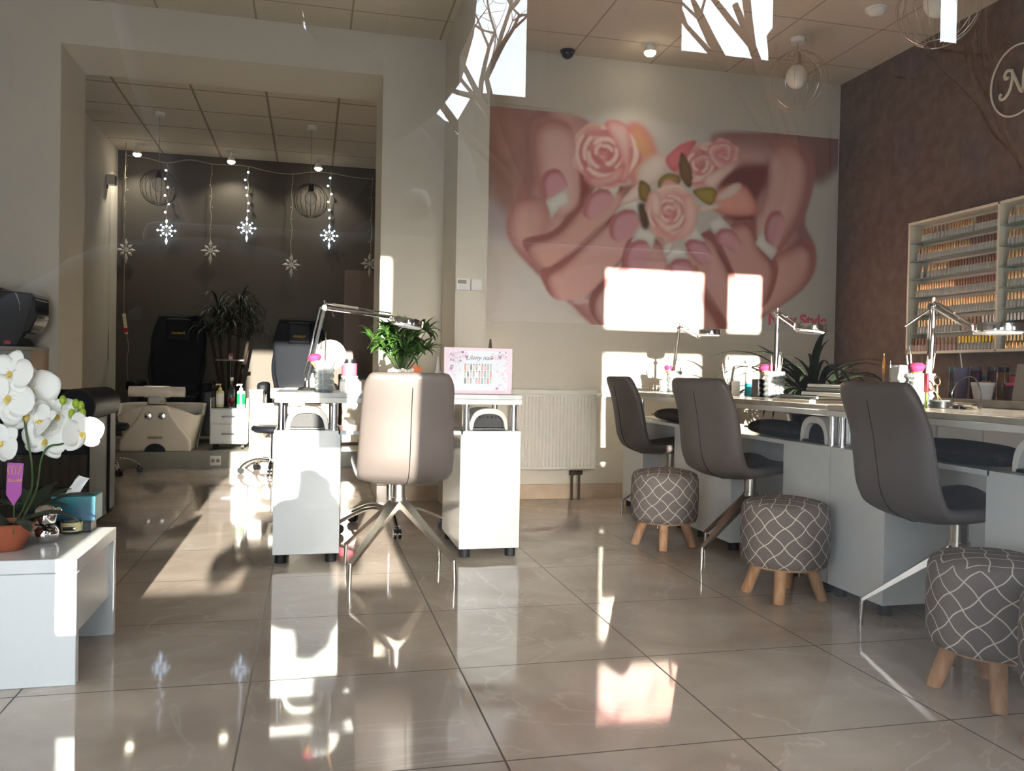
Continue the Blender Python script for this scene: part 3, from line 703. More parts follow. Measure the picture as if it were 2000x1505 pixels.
for x in (-.12, .12):
    for y in (.04, .26):
        m = MB(); m.cyl((x-.012, y, .025), (x+.012, y, .025), .025, n=16); m.box(x-.008, x+.008, y-.01, y+.01, .03, .05); m.build('caster', RUBBER, t)
def pump(name, label, loc, r, h, body, cap, lab=None):
    t = thing(name, label, 'bottle', loc)
    MB().lathe([(r*.95, 0), (r, .004), (r, h*.62), (r*.9, h*.68), (r*.45, h*.72), (r*.42, h*.76), (.001, h*.76)], n=22).build('bottle', body, t)
    m = MB(); m.cyl((0, 0, h*.74), (0, 0, h*.82), r*.42, n=14); m.cyl((0, 0, h*.82), (0, 0, h*.93), r*.14, n=8); m.tube([(r*.25, 0, h*.95), (-r*.9, 0, h*.95), (-r*1.05, 0, h*.9)], r*.2, 8)
    m.build('pump', cap, t)
    if lab: MB().lathe([(r*1.012, h*.12), (r*1.012, h*.58)], n=22, closed=False).build('label_band', lab, t)
pump('pump_bottle', 'cream pump bottle at the left of the rolling trolley', (tx-.08, ty+.05, PZ+.378), .034, .215, CREAM, CREAM, PUFF)
pump('pump_bottle', 'green-labelled pump bottle at the right of the rolling trolley', (tx+.1, ty+.05, PZ+.378), .036, .215, WHITE2, WHITE2, GREENP)
t = thing('clear_bottle', 'tall clear bottle standing between the two pump bottles', 'bottle', (tx+.01, ty+.14, PZ+.378))
MB().lathe([(.03, 0), (.032, .004), (.032, .15), (.012, .19), (.012, .24), (.001, .242)], n=20).build('bottle', SMOKE, t); MB().cyl((0, 0, .24), (0, 0, .27), .016, n=14).build('cap', WHITE2, t)
t = thing('red_bowl', 'small dark red goblet on the rolling trolley', 'bowl', (tx+.012, ty+.045, PZ+.378))
MB().lathe([(.022, 0), (.02, .004), (.005, .01), (.005, .035), (.03, .055), (.038, .085), (.034, .086), (.001, .06)], n=22).build('cup', mat('dark_red_glass', (90, 20, 30), .2), t)
MB().lathe([(.0225, 0), (.0225, .003)], n=22).build('foot', CHROME, t)
# ------------------------------------------------------------------ rolling stools
def rolling_stool(label, loc, rz, seat_h=.4, seat=True, rad=.26, back=False):
    t = thing('rolling_stool', label, 'stool', loc, rz, None)
    MB().cyl((0, 0, .1), (0, 0, seat_h-.05), .018, n=16).build('column', CHROME, t)
    for k in range(5):
        a = 2*PI*k/5; d = Vector((math.cos(a), math.sin(a), 0))
        lg = MB(); lg.tube(smooth_path([d*.015+Vector((0, 0, .105)), d*.12+Vector((0, 0, .118)), d*.2+Vector((0, 0, .10)), d*rad+Vector((0, 0, .058))], 5), [.015]*15+[.012], 10, flat=.7); l = lg.build('leg', CHROME, t)
        c = MB(); p = d*rad; n_ = Vector((-d.y, d.x, 0))
        for s_ in (-1, 1): c.cyl(p+n_*(.006*s_)+Vector((0, 0, .026)), p+n_*(.02*s_)+Vector((0, 0, .026)), .026, n=16)
        c.cyl(p+Vector((0, 0, .03)), p+Vector((0, 0, .06)), .008, n=8); c.build('caster', BLACKP, l)
    MB().lathe([(.05, seat_h-.055), (.15, seat_h-.05), (.178, seat_h-.03), (.18, seat_h-.01), (.165, seat_h+.008), (.001, seat_h+.012)], n=32).build('seat', LEATHERB, t)
    if back:
        MB().tube(smooth_path([(0, .12, seat_h-.05), (0, .22, seat_h), (0, .23, seat_h+.22)], 5), .012, 8).build('back_bar', CHROME, t)
        MB().box(-.15, .15, .19, .235, seat_h+.1, seat_h+.3).build('backrest', LEATHERB, t, bevel=.02)
    return t
rolling_stool('chrome rolling stool with a dark seat half hidden by the sofa arm', (-1.62, 7.33, 0), .3, .40)
rolling_stool('chrome rolling stool with a dark seat beside the sunlit white trolley', (-.31, 7.30, 0), .9, .39)
rolling_stool('black chrome-based work stool behind the lone desk', (.43, 4.66, 0), -PI/2+.05, .50, back=True, rad=.30)
# ------------------------------------------------------------------ low side cabinet by the trolley, brown unit with pink jar
t = thing('side_unit', 'pale side unit between the trolley and the right pedicure chair', 'cabinet', (-.50, 8.05, PZ))
MB().box(-.055, .06, 0, .4, 0, .52).build('carcass', BASIN, t, bevel=.003); MB().box(-.058, .063, -.01, .4, .52, .535).build('top', BASIN, t); MB().box(-.05, .055, -.012, 0, .06, .5).build('door', BASIN, t)
t = thing('stand_table', 'dark stand with a sunlit front beside the brown door', 'stand', (.49, 8.3, PZ))
MB().box(-.2, .22, 0, .35, .0, .66).build('body', DOORM, t, bevel=.003); MB().box(-.21, .23, -.01, .36, .66, .68).build('top', BLACKP, t); MB().box(-.19, .21, -.012, 0, .03, .64).build('door', BASIN, t)
t = thing('pink_jar', 'pink jar with a dark lid on the stand beside the brown door', 'jar', (.36, 8.38, PZ+.68))
MB().lathe([(.07, 0), (.075, .005), (.075, .12), (.001, .12)], n=24).build('jar', PINK, t); MB().lathe([(.077, .12), (.077, .16), (.001, .162)], n=24).build('lid', BLACKP, t)
q = at(450, 740, Y=8.55)
t = thing('utensil_stand', 'dark shelf stand with a red flower behind the pump bottles', 'stand', (q.x, 8.55, PZ))
MB().cyl((0, 0, 0), (0, 0, .8), .018, n=12).build('pole', BLACKP, t); MB().box(-.13, .13, -.1, .1, .8, .815).build('tray', DOORM, t); MB().lathe([(.12, 0), (.12, .012), (.02, .03), (.001, .03)], n=24).build('base', BLACKP, t)
m = MB()
for k in range(9): a = k*2.4; m.ball((.012*math.cos(a)*(k > 0), .012*math.sin(a)*(k > 0), .85+.006*(k % 3)), .012, n=8)
m.build('flower', PINK, t); MB().cyl((0, 0, .815), (0, 0, .845), .02, n=14).build('vase', WHITE2, t)
q = at(421, 899, Y=7.655)
t = thing('wall_outlet', 'white double socket on the front of the rear platform', 'socket', (q.x, 7.66, q.z))
MB().box(-.045, .045, -.012, 0, -.042, .042).build('plate', WHITE2, t, bevel=.003)
for s_ in (-1, 1): MB().cyl((s_*.021, -.016, 0), (s_*.021, -.011, 0), .016, n=16).build('socket', GREYFAB, t)
# ------------------------------------------------------------------ tall grassy plant
q = at(450, 600, Y=8.95)
t = thing('dracaena', 'tall dark dracaena with drooping narrow leaves between the pedicure chairs', 'plant', (q.x, 8.95, PZ))
MB().lathe([(.11, 0), (.12, .01), (.14, .28), (.15, .3), (.13, .3), (.001, .27)], n=28).build('pot', BLACKP, t)
rnd = random.Random(3)
fo = MB()
for cx_, cy_, cz_ in ((-.12, 0, 1.28), (.1, .05, 1.36), (0, -.08, 1.14), (.2, 0, 1.16), (-.2, .05, 1.12)):
    for k in range(46):
        az = rnd.uniform(0, 2*PI); fo.strap((cx_, cy_, cz_+rnd.uniform(-.1, .06)), az, rnd.uniform(.25, .46), .018, rnd.uniform(.3, 1.5), rnd.uniform(1.6, 2.8), 7, vfold=.3)
    MB().tube(smooth_path([(cx_*.15, cy_*.2, .26), (cx_*.6, cy_*.5, .7), (cx_, cy_, cz_)], 5), .016, 8).build('stem', BARK, t)
fo.build('foliage', DGREEN, t, smooth=180)
# ------------------------------------------------------------------ hanging power strip, wall speaker
q = at(242, 612, Y=9.1); q2 = at(247, 652, Y=9.1)
t = thing('power_strip', 'cream power strip with a red switch hanging by its cord at the rear left', 'power strip', (q.x, 9.1, 0))
a = Vector((0, 0, q.z)); b = Vector((q2.x-q.x, 0, q2.z)); dd = (b-a).normalized()
m = MB(); m.tube([a, b], .028, 4, flat=.6); m.build('housing', CREAM, t)
MB().box(b.x-.02, b.x+.014, -.03, -.018, b.z+.015, b.z+.06).build('switch', RED, t)
m = MB()
for k in range(4): c = a+(b-a)*(.12+.17*k); m.cyl((c.x, -.024, c.z), (c.x, -.018, c.z), .014, n=12)
m.build('socket', WHITE2, t)
MB().tube([(0, 0, CZ), (-.004, 0, 2.6), a], .004, 6).build('cord', CORDM, t)
MB().tube(smooth_path([b, b+Vector((.02, 0, -.12)), b+Vector((.01, 0, -.28)), b+Vector((.0, .1, -.5)), Vector((.0, .28, PZ+.02))], 5), .004, 6).build('tail_cord', CORDM, t)
q = at(236, 345, Y=9.0)
t = thing('wall_speaker', 'small white box speaker high on the rear left wall', 'speaker', (-1.99, 8.95, q.z-.1))
MB().box(0, .08, -.05, .05, 0, .1).build('housing', WHITE2, t, bevel=.01); MB().box(.08, .086, -.04, .04, .01, .09).build('grille', BLACKP, t); MB().box(-.0, .01, -.02, .02, -.03, .0).build('bracket', BLACKP, t)
# ------------------------------------------------------------------ star light garlands on the rear wall
Ys = 9.36
def garland(label, top, star, lit, group, seed):
    a = at(*top, Y=Ys); s_ = at(*star, Y=Ys); r = random.Random(seed)
    t = thing('star_light', label, 'star light', (s_.x, Ys, s_.z), 0, group)
    H = a.z-s_.z; pts = [Vector((a.x-s_.x+(.008*math.sin(k*1.7) if 0 < k < 12 else 0), 0, .09+(H-.09)*(1-k/12))) for k in range(13)]
    MB().tube(pts, .0035, 5).build('cord', CORDM, t)
    if lit:
        for k in range(6):
            z = H*(.2+.125*k)+.05; MB().ball((r.uniform(-.022, .022), -.01, z), .012, n=8).build('bulb', LEDW, t)
    else:
        for k in range(6):
            z = H*(.2+.125*k)+.05; MB().ball((r.uniform(-.015, .015), -.01, z), .006, n=6).build('bulb', STARP, t)
    st = MB(); hub = .028
    for k in range(8):
        an = PI/2+k*PI/4; ln = (.15 if k in (4,) else .125) if k in (0, 4) else (.10 if k % 2 == 0 else .085)
        d = Vector((math.cos(an), 0, math.sin(an))); n_ = Vector((-d.z, 0, d.x))
        for i0, i1, w in (((hub, hub+.035, .013), (hub+.04, ln, .013)) if lit else ((hub*.6, ln, .019),)):
            c = d*((i0+i1)/2); st.add([d*i0, c+n_*w, d*i1, c-n_*w, c+Vector((0, -.01, 0)), c+Vector((0, .006, 0))],
                                      [(0, 4, 1), (1, 4, 2), (2, 4, 3), (3, 4, 0), (0, 1, 5), (1, 2, 5), (2, 3, 5), (3, 0, 5)])
    so_ = st.build('star', LEDW if lit else STARP, t, smooth=0)
    MB().lathe([(.024, -.004), (.026, 0), (.024, .004)], n=16).build('hub', STARP, t).rotation_euler = (PI/2, 0, 0)
for nm, top, star in (('leftmost', (327, 320), (325, 450)), ('middle', (485, 325), (482, 445)), ('rightmost', (646, 335), (643, 460))):
    garland(f'glowing blue-white star light on a string, {nm} of the three lit ones', top, star, True, 'lit star lights on the rear wall', len(nm))
for nm, top, star in (('at the far left of the rear wall', (245, 300), (246, 488)), ('left of the middle lit star', (413, 320), (411, 490)), ('right of the middle lit star', (571, 338), (569, 517)), ('beside the opening\'s right edge', (727, 345), (722, 515))):
    garland(f'unlit grey star light hanging {nm}', top, star, False, 'unlit star lights on the rear wall', len(nm))
pts = []
for x, y in ((245, 303), (285, 308), (327, 318), (370, 312), (413, 320), (450, 322), (485, 325), (530, 336), (571, 340), (610, 336), (646, 338), (690, 346), (731, 350)): pts.append(at(x, y, Y=9.37))
t = thing('garland_cord', 'pale cord looped along the top of the rear wall', 'cord', pts[0]); MB().tube(smooth_path([p-pts[0] for p in pts], 4), .005, 6).build('cord', CORDM, t)
# ------------------------------------------------------------------ ceiling spotlights
def ceil_spot(label, p, e, ang, lit=True, group=None, tilt=(0, 0, -1), drop=.05):
    t = thing('ceiling_spotlight', label, 'spotlight', p, 0, group)
    MB().lathe([(.05, -.004), (.052, 0), (.03, .0)], n=24).build('rim', WHITE2, t)
    MB().cyl((0, 0, -drop), (0, 0, 0), .012, n=10).build('stem', WHITE2, t)
    MB().lathe([(.02, -drop+.005), (.036, -drop-.02), (.04, -drop-.05), (.036, -drop-.052)], n=20).build('housing', WHITE2, t)
    MB().ball((0, 0, -drop-.052), .040, (1, 1, .7), 16).build('lens', LEDG, t)
    spot((p[0], p[1], p[2]-drop-.085), e, ang, (1, .92, .76), tilt)
for nm, x, y in (('leftmost', 268, 281), ('middle', 452, 296), ('rightmost', 622, 310)):
    p = at(x, y, Z=CZ); ceil_spot(f'lit ceiling spotlight at the rear wall, {nm} of the row of three', (p.x, p.y, CZ), 24, 120, group='spotlights at the rear wall', tilt=(0, .25, -1))
p = at(1270, 90, Z=CZ-.01); ceil_spot('lit ceiling spotlight above the rose mural', (p.x, p.y, CZ), 5, 120, drop=.0)
# ------------------------------------------------------------------ wire globe pendants
def globe(label, c, r, wire, ceil, group, bulb=True):
    t = thing('wire_globe_lamp', label, 'pendant lamp', (c[0], c[1], c[2]), 0, group)
    n = 20
    for k in range(n):
        a = 2*PI*k/n; pts = [(r*math.cos(a)*math.cos(e), r*math.sin(a)*math.cos(e), r*math.sin(e)) for e in [PI*.40-(PI*.80)*i/16 for i in range(17)]]
        MB().tube(pts, .0017, 5).build('wire', wire, t)
    for z_, m in ((math.sin(PI*.40), wire), (-math.sin(PI*.40), wire)):
        q = r*math.cos(PI*.40); MB().tube([(q*math.cos(b), q*math.sin(b), r*z_) for b in [2*PI*i/24 for i in range(25)]], .003, 6).build('ring', m, t)
    MB().lathe([(.02, r*.95), (.024, r*.9), (.024, r*.55), (.001, r*.55)], n=18).build('socket', wire, t)
    MB().ball((0, 0, r*.15), r*.36, (1, 1, 1.15), 20).build('bulb', BULB if bulb else SMOKE, t)
    top = ceil-c[2]
    if top > r*.96: MB().cyl((0, 0, r*.93), (0, 0, top-.02), .003, n=6).build('cord', CORDM, t)
    MB().lathe([(.045, top-.03), (.05, top-.004), (.05, top)], n=20).build('canopy', WHITE2, t)
p = at(1556, 158, Y=4.95); globe('wire globe ceiling lamp with an opal bulb near the mural corner', p, .19, WIREM, CZ, 'wire globe lamps')
p = at(1832, 14, Y=3.55); globe('wire globe ceiling lamp cut by the top edge of the photo', p, .19, WIREM, CZ, 'wire globe lamps')
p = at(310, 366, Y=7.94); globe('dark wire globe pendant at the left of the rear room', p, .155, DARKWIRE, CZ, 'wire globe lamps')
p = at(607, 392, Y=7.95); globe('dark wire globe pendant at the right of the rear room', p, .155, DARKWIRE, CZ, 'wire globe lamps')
# dome camera and smoke detector on the ceiling
p = at(1104, 107, Z=CZ)
t = thing('dome_camera', 'small dark dome camera where the ceiling meets the mural wall', 'camera', (1.69, 5.575, CZ))
MB().lathe([(.05, -.012), (.052, 0)], n=24).build('base', BLACKP, t); MB().ball((0, 0, -.012), .045, (1, 1, 1), 18).build('dome', BLACKG, t)
p = at(1712, 17, Z=CZ)
t = thing('smoke_detector', 'round white smoke detector on the ceiling near the brown wall', 'smoke detector', (p.x, p.y, CZ))
MB().lathe([(.062, -.012), (.066, 0)], n=28).build('base', WHITE2, t); MB().lathe([(.001, -.042), (.035, -.04), (.05, -.026), (.052, -.012)], n=28).build('head', WHITE2, t)
# ================================================================== back wall: printed mural
MX0, MX1, MZ0, MZ1 = 1.048, 3.868, 1.233, 2.702
NU, NV = 600, 312
img = np.zeros((NV, NU, 3))
uu = MX0+(np.arange(NU)+.5)/NU*(MX1-MX0); vv = MZ0+(np.arange(NV)+.5)/NV*(MZ1-MZ0)
GX, GZ = np.meshgrid(uu, vv); CELL = (MX1-MX0)/NU
def L3(c): return np.array(lin(c))
def mp(pts):
    o = [at(x, y, Y=WY-.012) for x, y in pts]; return np.array([(p.x, p.z) for p in o])
def inside(P):
    m = np.zeros(GX.shape, bool); n = len(P)
    for i in range(n):
        x0, z0 = P[i]; x1, z1 = P[(i+1) % n]
        if z0 == z1: continue
        c = (GZ >= min(z0, z1)) & (GZ < max(z0, z1)); xi = x0+(GZ-z0)*(x1-x0)/(z1-z0); m ^= c & (GX < xi)
    return m.astype(float)
def blur(a, r):
    r = int(round(r*1.0))
    if r < 1: return a
    for _ in range(2):
        for ax in (0, 1):
            p = np.pad(a, [(r+1, r) if k == ax else (0, 0) for k in range(a.ndim)], mode='edge'); c = np.cumsum(p, axis=ax)
            n = a.shape[ax]
            a = (np.take(c, np.arange(2*r+1, 2*r+1+n), axis=ax)-np.take(c, np.arange(0, n), axis=ax))/(2*r+1)
    return a
def catmull(pts, n=5):
    P = [np.array(p, float) for p in pts]; out = []; k = len(P)
    for i in range(k):
        a, b, c, d = P[i-1], P[i], P[(i+1) % k], P[(i+2) % k]
        for j in range(n):
            u = j/n; out.append(.5*((2*b)+(c-a)*u+(2*a-5*b+4*c-d)*u*u+(3*b-a-3*c+d)*u**3))
    return out
def paint(mask, col, al=1.):
    global img
    k = (mask*al)[..., None]; img[:] = img*(1-k)+(col if isinstance(col, np.ndarray) and col.ndim == 3 else L3(col))*k
def shape(pts, mid, edge, soft=1, rnd=10, smooth=True, al=1., lift=(0, 0)):
    """a filled print area whose tone runs from edge colour to mid colour"""
    P = mp(catmull(pts) if smooth else pts); m = inside(P)
    t = np.clip((blur(m, rnd)-.5)*2, 0, 1)
    if lift != (0, 0):
        s = blur(m, rnd*.8); gx = np.gradient(s, axis=1)*lift[0]+np.gradient(s, axis=0)*lift[1]; t = np.clip(t+gx*rnd*1.6, 0, 1)
    col = L3(edge)+(L3(mid)-L3(edge))*t[..., None]
    paint(blur(m, soft), col, al)
def stroke(pts, w, c, soft=1, al=1.):
    P = mp(pts); d = np.full(GX.shape, 9.)
    for (x0, z0), (x1, z1) in zip(P, P[1:]):
        l2 = (x1-x0)**2+(z1-z0)**2+1e-12; t = np.clip(((GX-x0)*(x1-x0)+(GZ-z0)*(z1-z0))/l2, 0, 1)
        d = np.minimum(d, np.hypot(GX-x0-t*(x1-x0), GZ-z0-t*(z1-z0)))
    paint(blur((d < w*.0042).astype(float), soft), c, al)
# soft backdrop
bgx = (GX-MX0)/(MX1-MX0); bgz = (GZ-MZ0)/(MZ1-MZ0)
img[:] = L3((206, 200, 192))
paint(np.clip(1-bgz*1.3, 0, 1)*np.clip(1-bgx*1.2, 0, 1), (216, 208, 202), .8)
paint(np.clip(bgx*1.6-.7, 0, 1)*np.clip(1.2-bgz, 0, 1), (178, 180, 168), .75)
shape([(955, 205), (1075, 215), (1090, 300), (1050, 420), (990, 430), (940, 330)], (176, 136, 124), (160, 122, 116), 12, 12)
shape([(950, 205), (1000, 210), (1040, 260), (1000, 320), (940, 300)], (188, 140, 128), (170, 126, 120), 12, 12)
shape([(1060, 205), (1090, 215), (1080, 260), (1055, 280)], (150, 128, 132), (150, 128, 132), 8, 6)
shape([(940, 390), (990, 430), (1000, 470), (960, 450)], (190, 180, 186), (190, 180, 186), 10, 6)
shape([(1400, 262), (1640, 272), (1636, 330), (1590, 360), (1560, 300), (1440, 310)], (146, 108, 98), (136, 102, 92), 7, 12)
# left hand
SK, SE = (210, 177, 176), (150, 100, 96)
shape([(1042, 222), (1150, 236), (1150, 300), (1140, 380), (1240, 360), (1290, 400), (1300, 480), (1340, 560), (1322, 645), (1180, 645), (1112, 592), (1062, 548), (1008, 490), (990, 445), (1004, 395), (1025, 330)], (208, 165, 159), (171, 122, 118), 2, 22, lift=(-1, .6))
shape([(1003, 400), (1040, 385), (1075, 420), (1060, 470), (1075, 520), (1010, 488), (990, 445)], (216, 171, 161), (193, 138, 129), 6, 14)
shape([(1125, 300), (1160, 330), (1150, 420), (1110, 440), (1100, 380)], (150, 84, 78), (150, 84, 78), 6, 6)
shape([(1072, 552), (1115, 555), (1190, 500), (1225, 500), (1215, 560), (1180, 600), (1150, 592), (1115, 592)], SK, SE, 1, 10, lift=(-1, 1))
shape([(1150, 585), (1215, 520), (1265, 530), (1300, 600), (1320, 645), (1190, 645)], SK, SE, 1, 10, lift=(-1, 1))
shape([(1055, 530), (1090, 512), (1165, 440), (1195, 420), (1255, 412), (1265, 440), (1225, 500), (1150, 570), (1085, 585)], (222, 175, 165), (167, 108, 103), 1, 11, lift=(-1, 1))
shape([(1020, 470), (1080, 450), (1130, 395), (1165, 362), (1212, 362), (1215, 385), (1180, 440), (1110, 500), (1058, 520)], (220, 171, 159), (161, 102, 96), 1, 11, lift=(-.6, 1))
stroke([(1080, 520), (1120, 492), (1165, 450), (1195, 425)], 1.6, (112, 56, 54), 2, .8)
stroke([(1146, 582), (1185, 540), (1225, 495)], 1.6, (112, 56, 54), 2, .8)
stroke([(1010, 392), (1040, 385), (1062, 392)], 2, (157, 93, 90), 3, .7)
shape([(1040, 235), (1110, 240), (1128, 310), (1132, 385), (1112, 415), (1078, 425), (1055, 385), (1040, 320)], (228, 187, 180), (187, 134, 126), 2, 16, lift=(-.5, .5))
NP, NE, TW, TE = (218, 163, 169), (190, 120, 124), (236, 232, 224), (206, 202, 194)
def nail(pink, tip):
    shape(pink, NP, NE, 1, 6, lift=(-1, 1)); shape(tip, TW, TE, 1, 5, smooth=False)
nail([(1057, 350), (1070, 332), (1092, 331), (1106, 352), (1108, 372), (1090, 380), (1068, 393), (1060, 375)], [(1066, 392), (1086, 380), (1107, 366), (1113, 398), (1092, 406), (1077, 427)])
nail([(1138, 410), (1150, 380), (1170, 368), (1192, 372), (1200, 388), (1186, 410), (1160, 428), (1144, 424)], [(1155, 378), (1177, 345), (1188, 344), (1212, 360), (1201, 388), (1188, 370), (1170, 367)])
nail([(1190, 445), (1198, 420), (1222, 408), (1248, 412), (1250, 432), (1232, 460), (1210, 472), (1194, 464)], [(1200, 418), (1222, 386), (1232, 383), (1262, 396), (1252, 428), (1238, 410), (1220, 408)])
shape([(1225, 470), (1275, 462), (1300, 500), (1290, 560), (1255, 570), (1215, 545)], (220, 171, 163), (167, 108, 105), 1, 12, lift=(-1, 1))
nail([(1218, 505), (1228, 478), (1250, 468), (1272, 476), (1268, 505), (1250, 528), (1228, 528)], [(1232, 474), (1247, 443), (1254, 442), (1283, 455), (1273, 488), (1262, 470), (1246, 468)])
# right hand
shape([(1395, 262), (1560, 268), (1592, 300), (1588, 360), (1572, 430), (1590, 480), (1582, 540), (1556, 575), (1500, 612), (1452, 645), (1318, 645), (1325, 570), (1350, 500), (1390, 440), (1440, 400), (1470, 340), (1420, 310)], (204, 163, 156), (155, 112, 109), 2, 24, lift=(1, .5))
shape([(1415, 330), (1500, 320), (1505, 350), (1478, 400), (1476, 450), (1440, 440), (1400, 400)], (122, 66, 64), (140, 80, 74), 5, 10)
shape([(1480, 520), (1560, 470), (1592, 480), (1584, 545), (1500, 610), (1455, 600), (1420, 560)], (218, 171, 161), (169, 112, 105), 2, 13, lift=(1, 1))
shape([(1425, 440), (1470, 430), (1490, 480), (1520, 520), (1500, 590), (1460, 600), (1420, 540), (1400, 490)], (214, 165, 156), (161, 104, 98), 1, 11, lift=(1, 1))
shape([(1340, 490), (1385, 450), (1420, 500), (1450, 580), (1452, 640), (1400, 640), (1345, 560)], (218, 169, 159), (161, 104, 98), 1, 11, lift=(1, 1))
shape([(1300, 520), (1340, 505), (1370, 560), (1420, 645), (1320, 645), (1300, 580)], (220, 173, 163), (163, 106, 101), 2, 14, lift=(1, 1))
stroke([(1358, 520), (1375, 560), (1400, 600), (1425, 640)], 1.6, (112, 56, 54), 2, .8)
stroke([(1402, 490), (1432, 540), (1462, 590), (1475, 605)], 1.8, (112, 56, 54), 2, .8)
stroke([(1520, 480), (1560, 470), (1585, 485)], 1.8, (140, 76, 70), 3, .8)
shape([(1505, 300), (1545, 272), (1585, 300), (1590, 350), (1572, 420), (1535, 478), (1510, 500), (1480, 470), (1482, 420), (1500, 370)], (224, 181, 172), (173, 118, 111), 2, 18, lift=(.8, .4))
stroke([(1500, 310), (1505, 345), (1495, 380), (1482, 420)], 3, (130, 72, 68), 4, .6)
nail([(1492, 448), (1503, 417), (1522, 412), (1532, 432), (1524, 470), (1510, 486), (1496, 470)], [(1475, 476), (1490, 443), (1495, 470), (1519, 487), (1507, 508)])
nail([(1396, 460), (1409, 445), (1428, 448), (1446, 468), (1449, 487), (1437, 494), (1418, 482), (1402, 474)], [(1381, 434), (1406, 421), (1430, 446), (1409, 446), (1395, 457)])
nail([(1337, 476), (1348, 466), (1372, 470), (1388, 490), (1388, 512), (1372, 518), (1352, 502)], [(1329, 457), (1345, 438), (1357, 435), (1377, 472), (1348, 466), (1338, 474)])
nail([(1305, 515), (1320, 505), (1342, 506), (1354, 527), (1354, 548), (1342, 557), (1318, 543)], [(1296, 490), (1330, 480), (1347, 506), (1320, 505), (1304, 517)])
shape([(1296, 478), (1316, 468), (1312, 490), (1298, 500)], (232, 226, 220), (200, 180, 172), 1, 4)
# roses and leaves
def rose(cx_, cy_, rx, ry, light, deep, turn=1., tilt=0., rings=3.2):
    P = mp([(cx_, cy_), (cx_+rx, cy_+rx*.05), (cx_, cy_-ry)]); R = abs(P[1][0]-P[0][0]); H = abs(P[2][1]-P[0][1])
    dx, dz = (GX-P[0][0])/R, (GZ-P[0][1])/H; c, s = math.cos(tilt), math.sin(tilt); dx, dz = dx*c-dz*s, dx*s+dz*c
    rr = np.hypot(dx, dz); th = np.arctan2(dz, dx); wob = 1+.07*np.sin(5*th+1)+.04*np.sin(9*th)
    m = blur((rr < wob).astype(float), 1)
    ph = rr*rings-turn*th/(2*PI)+.12*np.sin(3*th+rr*4); fr = ph-np.floor(ph)
    t = np.clip(.25+.75*np.where(fr < .82, fr/.82, (1-fr)/.18)**1.3, 0, 1)*np.clip(.5+.6*rr, .4, 1)
    col = L3(deep)+(L3(light)-L3(deep))*t[..., None]
    paint(m, col)
shape([(1228, 240), (1262, 250), (1285, 300), (1275, 345), (1235, 360), (1215, 300)], (226, 170, 128), (218, 140, 132), 4, 12)
shape([(1245, 330), (1280, 300), (1305, 310), (1290, 350), (1250, 365)], (236, 220, 208), (220, 190, 178), 3, 8)
rose(1185, 300, 64, 63, (240, 204, 192), (206, 112, 116), 1, .2, 2.1)
def petals(cx_, cy_, k, seed, n, lt=(246, 220, 210), dk=(190, 96, 102)):
    rn = random.Random(seed)
    for i in range(n):
        f = 1-i/n*.85; a = i*2.4+rn.random(); R = 60*k*f; w = .55+.3*rn.random()
        arc = [(cx_+R*math.cos(a+w*(u-.5)*2)*1.0, cy_+R*math.sin(a+w*(u-.5)*2)*.97) for u in [j/6 for j in range(7)]]
        inn = [(cx_+(R-9*k)*math.cos(a+w*(u-.5)*2), cy_+(R-9*k)*math.sin(a+w*(u-.5)*2)) for u in [j/6 for j in range(7)]]
        stroke(inn, 3.2*k+.5, dk, 2, .55); stroke(arc, 2.6*k+.4, lt, 1, .85)
petals(1182, 298, 1., 1, 11)
shape([(1180, 240), (1225, 245), (1232, 300), (1225, 355), (1208, 350), (1212, 300)], (236, 200, 190), (222, 138, 138), 2, 7)
shape([(1140, 345), (1185, 345), (1220, 315), (1212, 350), (1165, 366)], (240, 206, 196), (214, 140, 134), 2, 7)
rose(1365, 320, 52, 45, (238, 208, 198), (208, 122, 122), -1, .4, 1.5); petals(1365, 320, .72, 3, 7)
shape([(1300, 310), (1330, 282), (1360, 275), (1345, 300), (1318, 335)], (222, 128, 132), (206, 110, 116), 1, 5)
rose(1412, 300, 30, 28, (244, 206, 200), (216, 128, 130), 1, -.3, 1.6)
shape([(1372, 350), (1400, 330), (1444, 312), (1438, 325), (1410, 352), (1388, 372)], (242, 218, 208), (216, 168, 158), 2, 6)
shape([(1400, 372), (1450, 360), (1478, 400), (1470, 420), (1420, 420), (1390, 405)], (236, 170, 154), (206, 130, 118), 2, 8)
shape([(1398, 385), (1430, 360), (1448, 360), (1440, 378), (1410, 392)], (240, 222, 214), (220, 186, 176), 1, 5)
shape([(1365, 402), (1400, 396), (1408, 404), (1370, 415)], (238, 220, 210), (216, 186, 176), 1, 4)
shape([(1210, 395), (1250, 355), (1258, 380), (1225, 398)], (240, 222, 214), (216, 176, 168), 1, 4)
shape([(1330, 298), (1342, 310), (1352, 335), (1350, 365), (1338, 360), (1326, 335)], (128, 98, 66), (104, 80, 56), 1, 5)
shape([(1353, 372), (1385, 365), (1400, 375), (1390, 400), (1370, 392)], (168, 150, 70), (128, 108, 56), 1, 5)
shape([(1286, 352), (1305, 338), (1328, 345), (1325, 360), (1290, 370)], (170, 146, 84), (126, 104, 60), 1, 5)
shape([(1250, 352), (1270, 365), (1268, 395), (1248, 385)], (156, 128, 66), (120, 96, 56), 1, 5)
shape([(1245, 400), (1262, 400), (1268, 440), (1255, 445)], (96, 74, 50), (80, 60, 46), 2, 4)
rose(1310, 412, 47, 56, (244, 214, 200), (222, 146, 138), -1, -.2, 1.7); petals(1306, 415, .72, 5, 8)
shape([(1335, 385), (1352, 380), (1362, 415), (1352, 455), (1318, 470), (1300, 470), (1335, 440)], (244, 210, 198), (228, 170, 158), 2, 7)
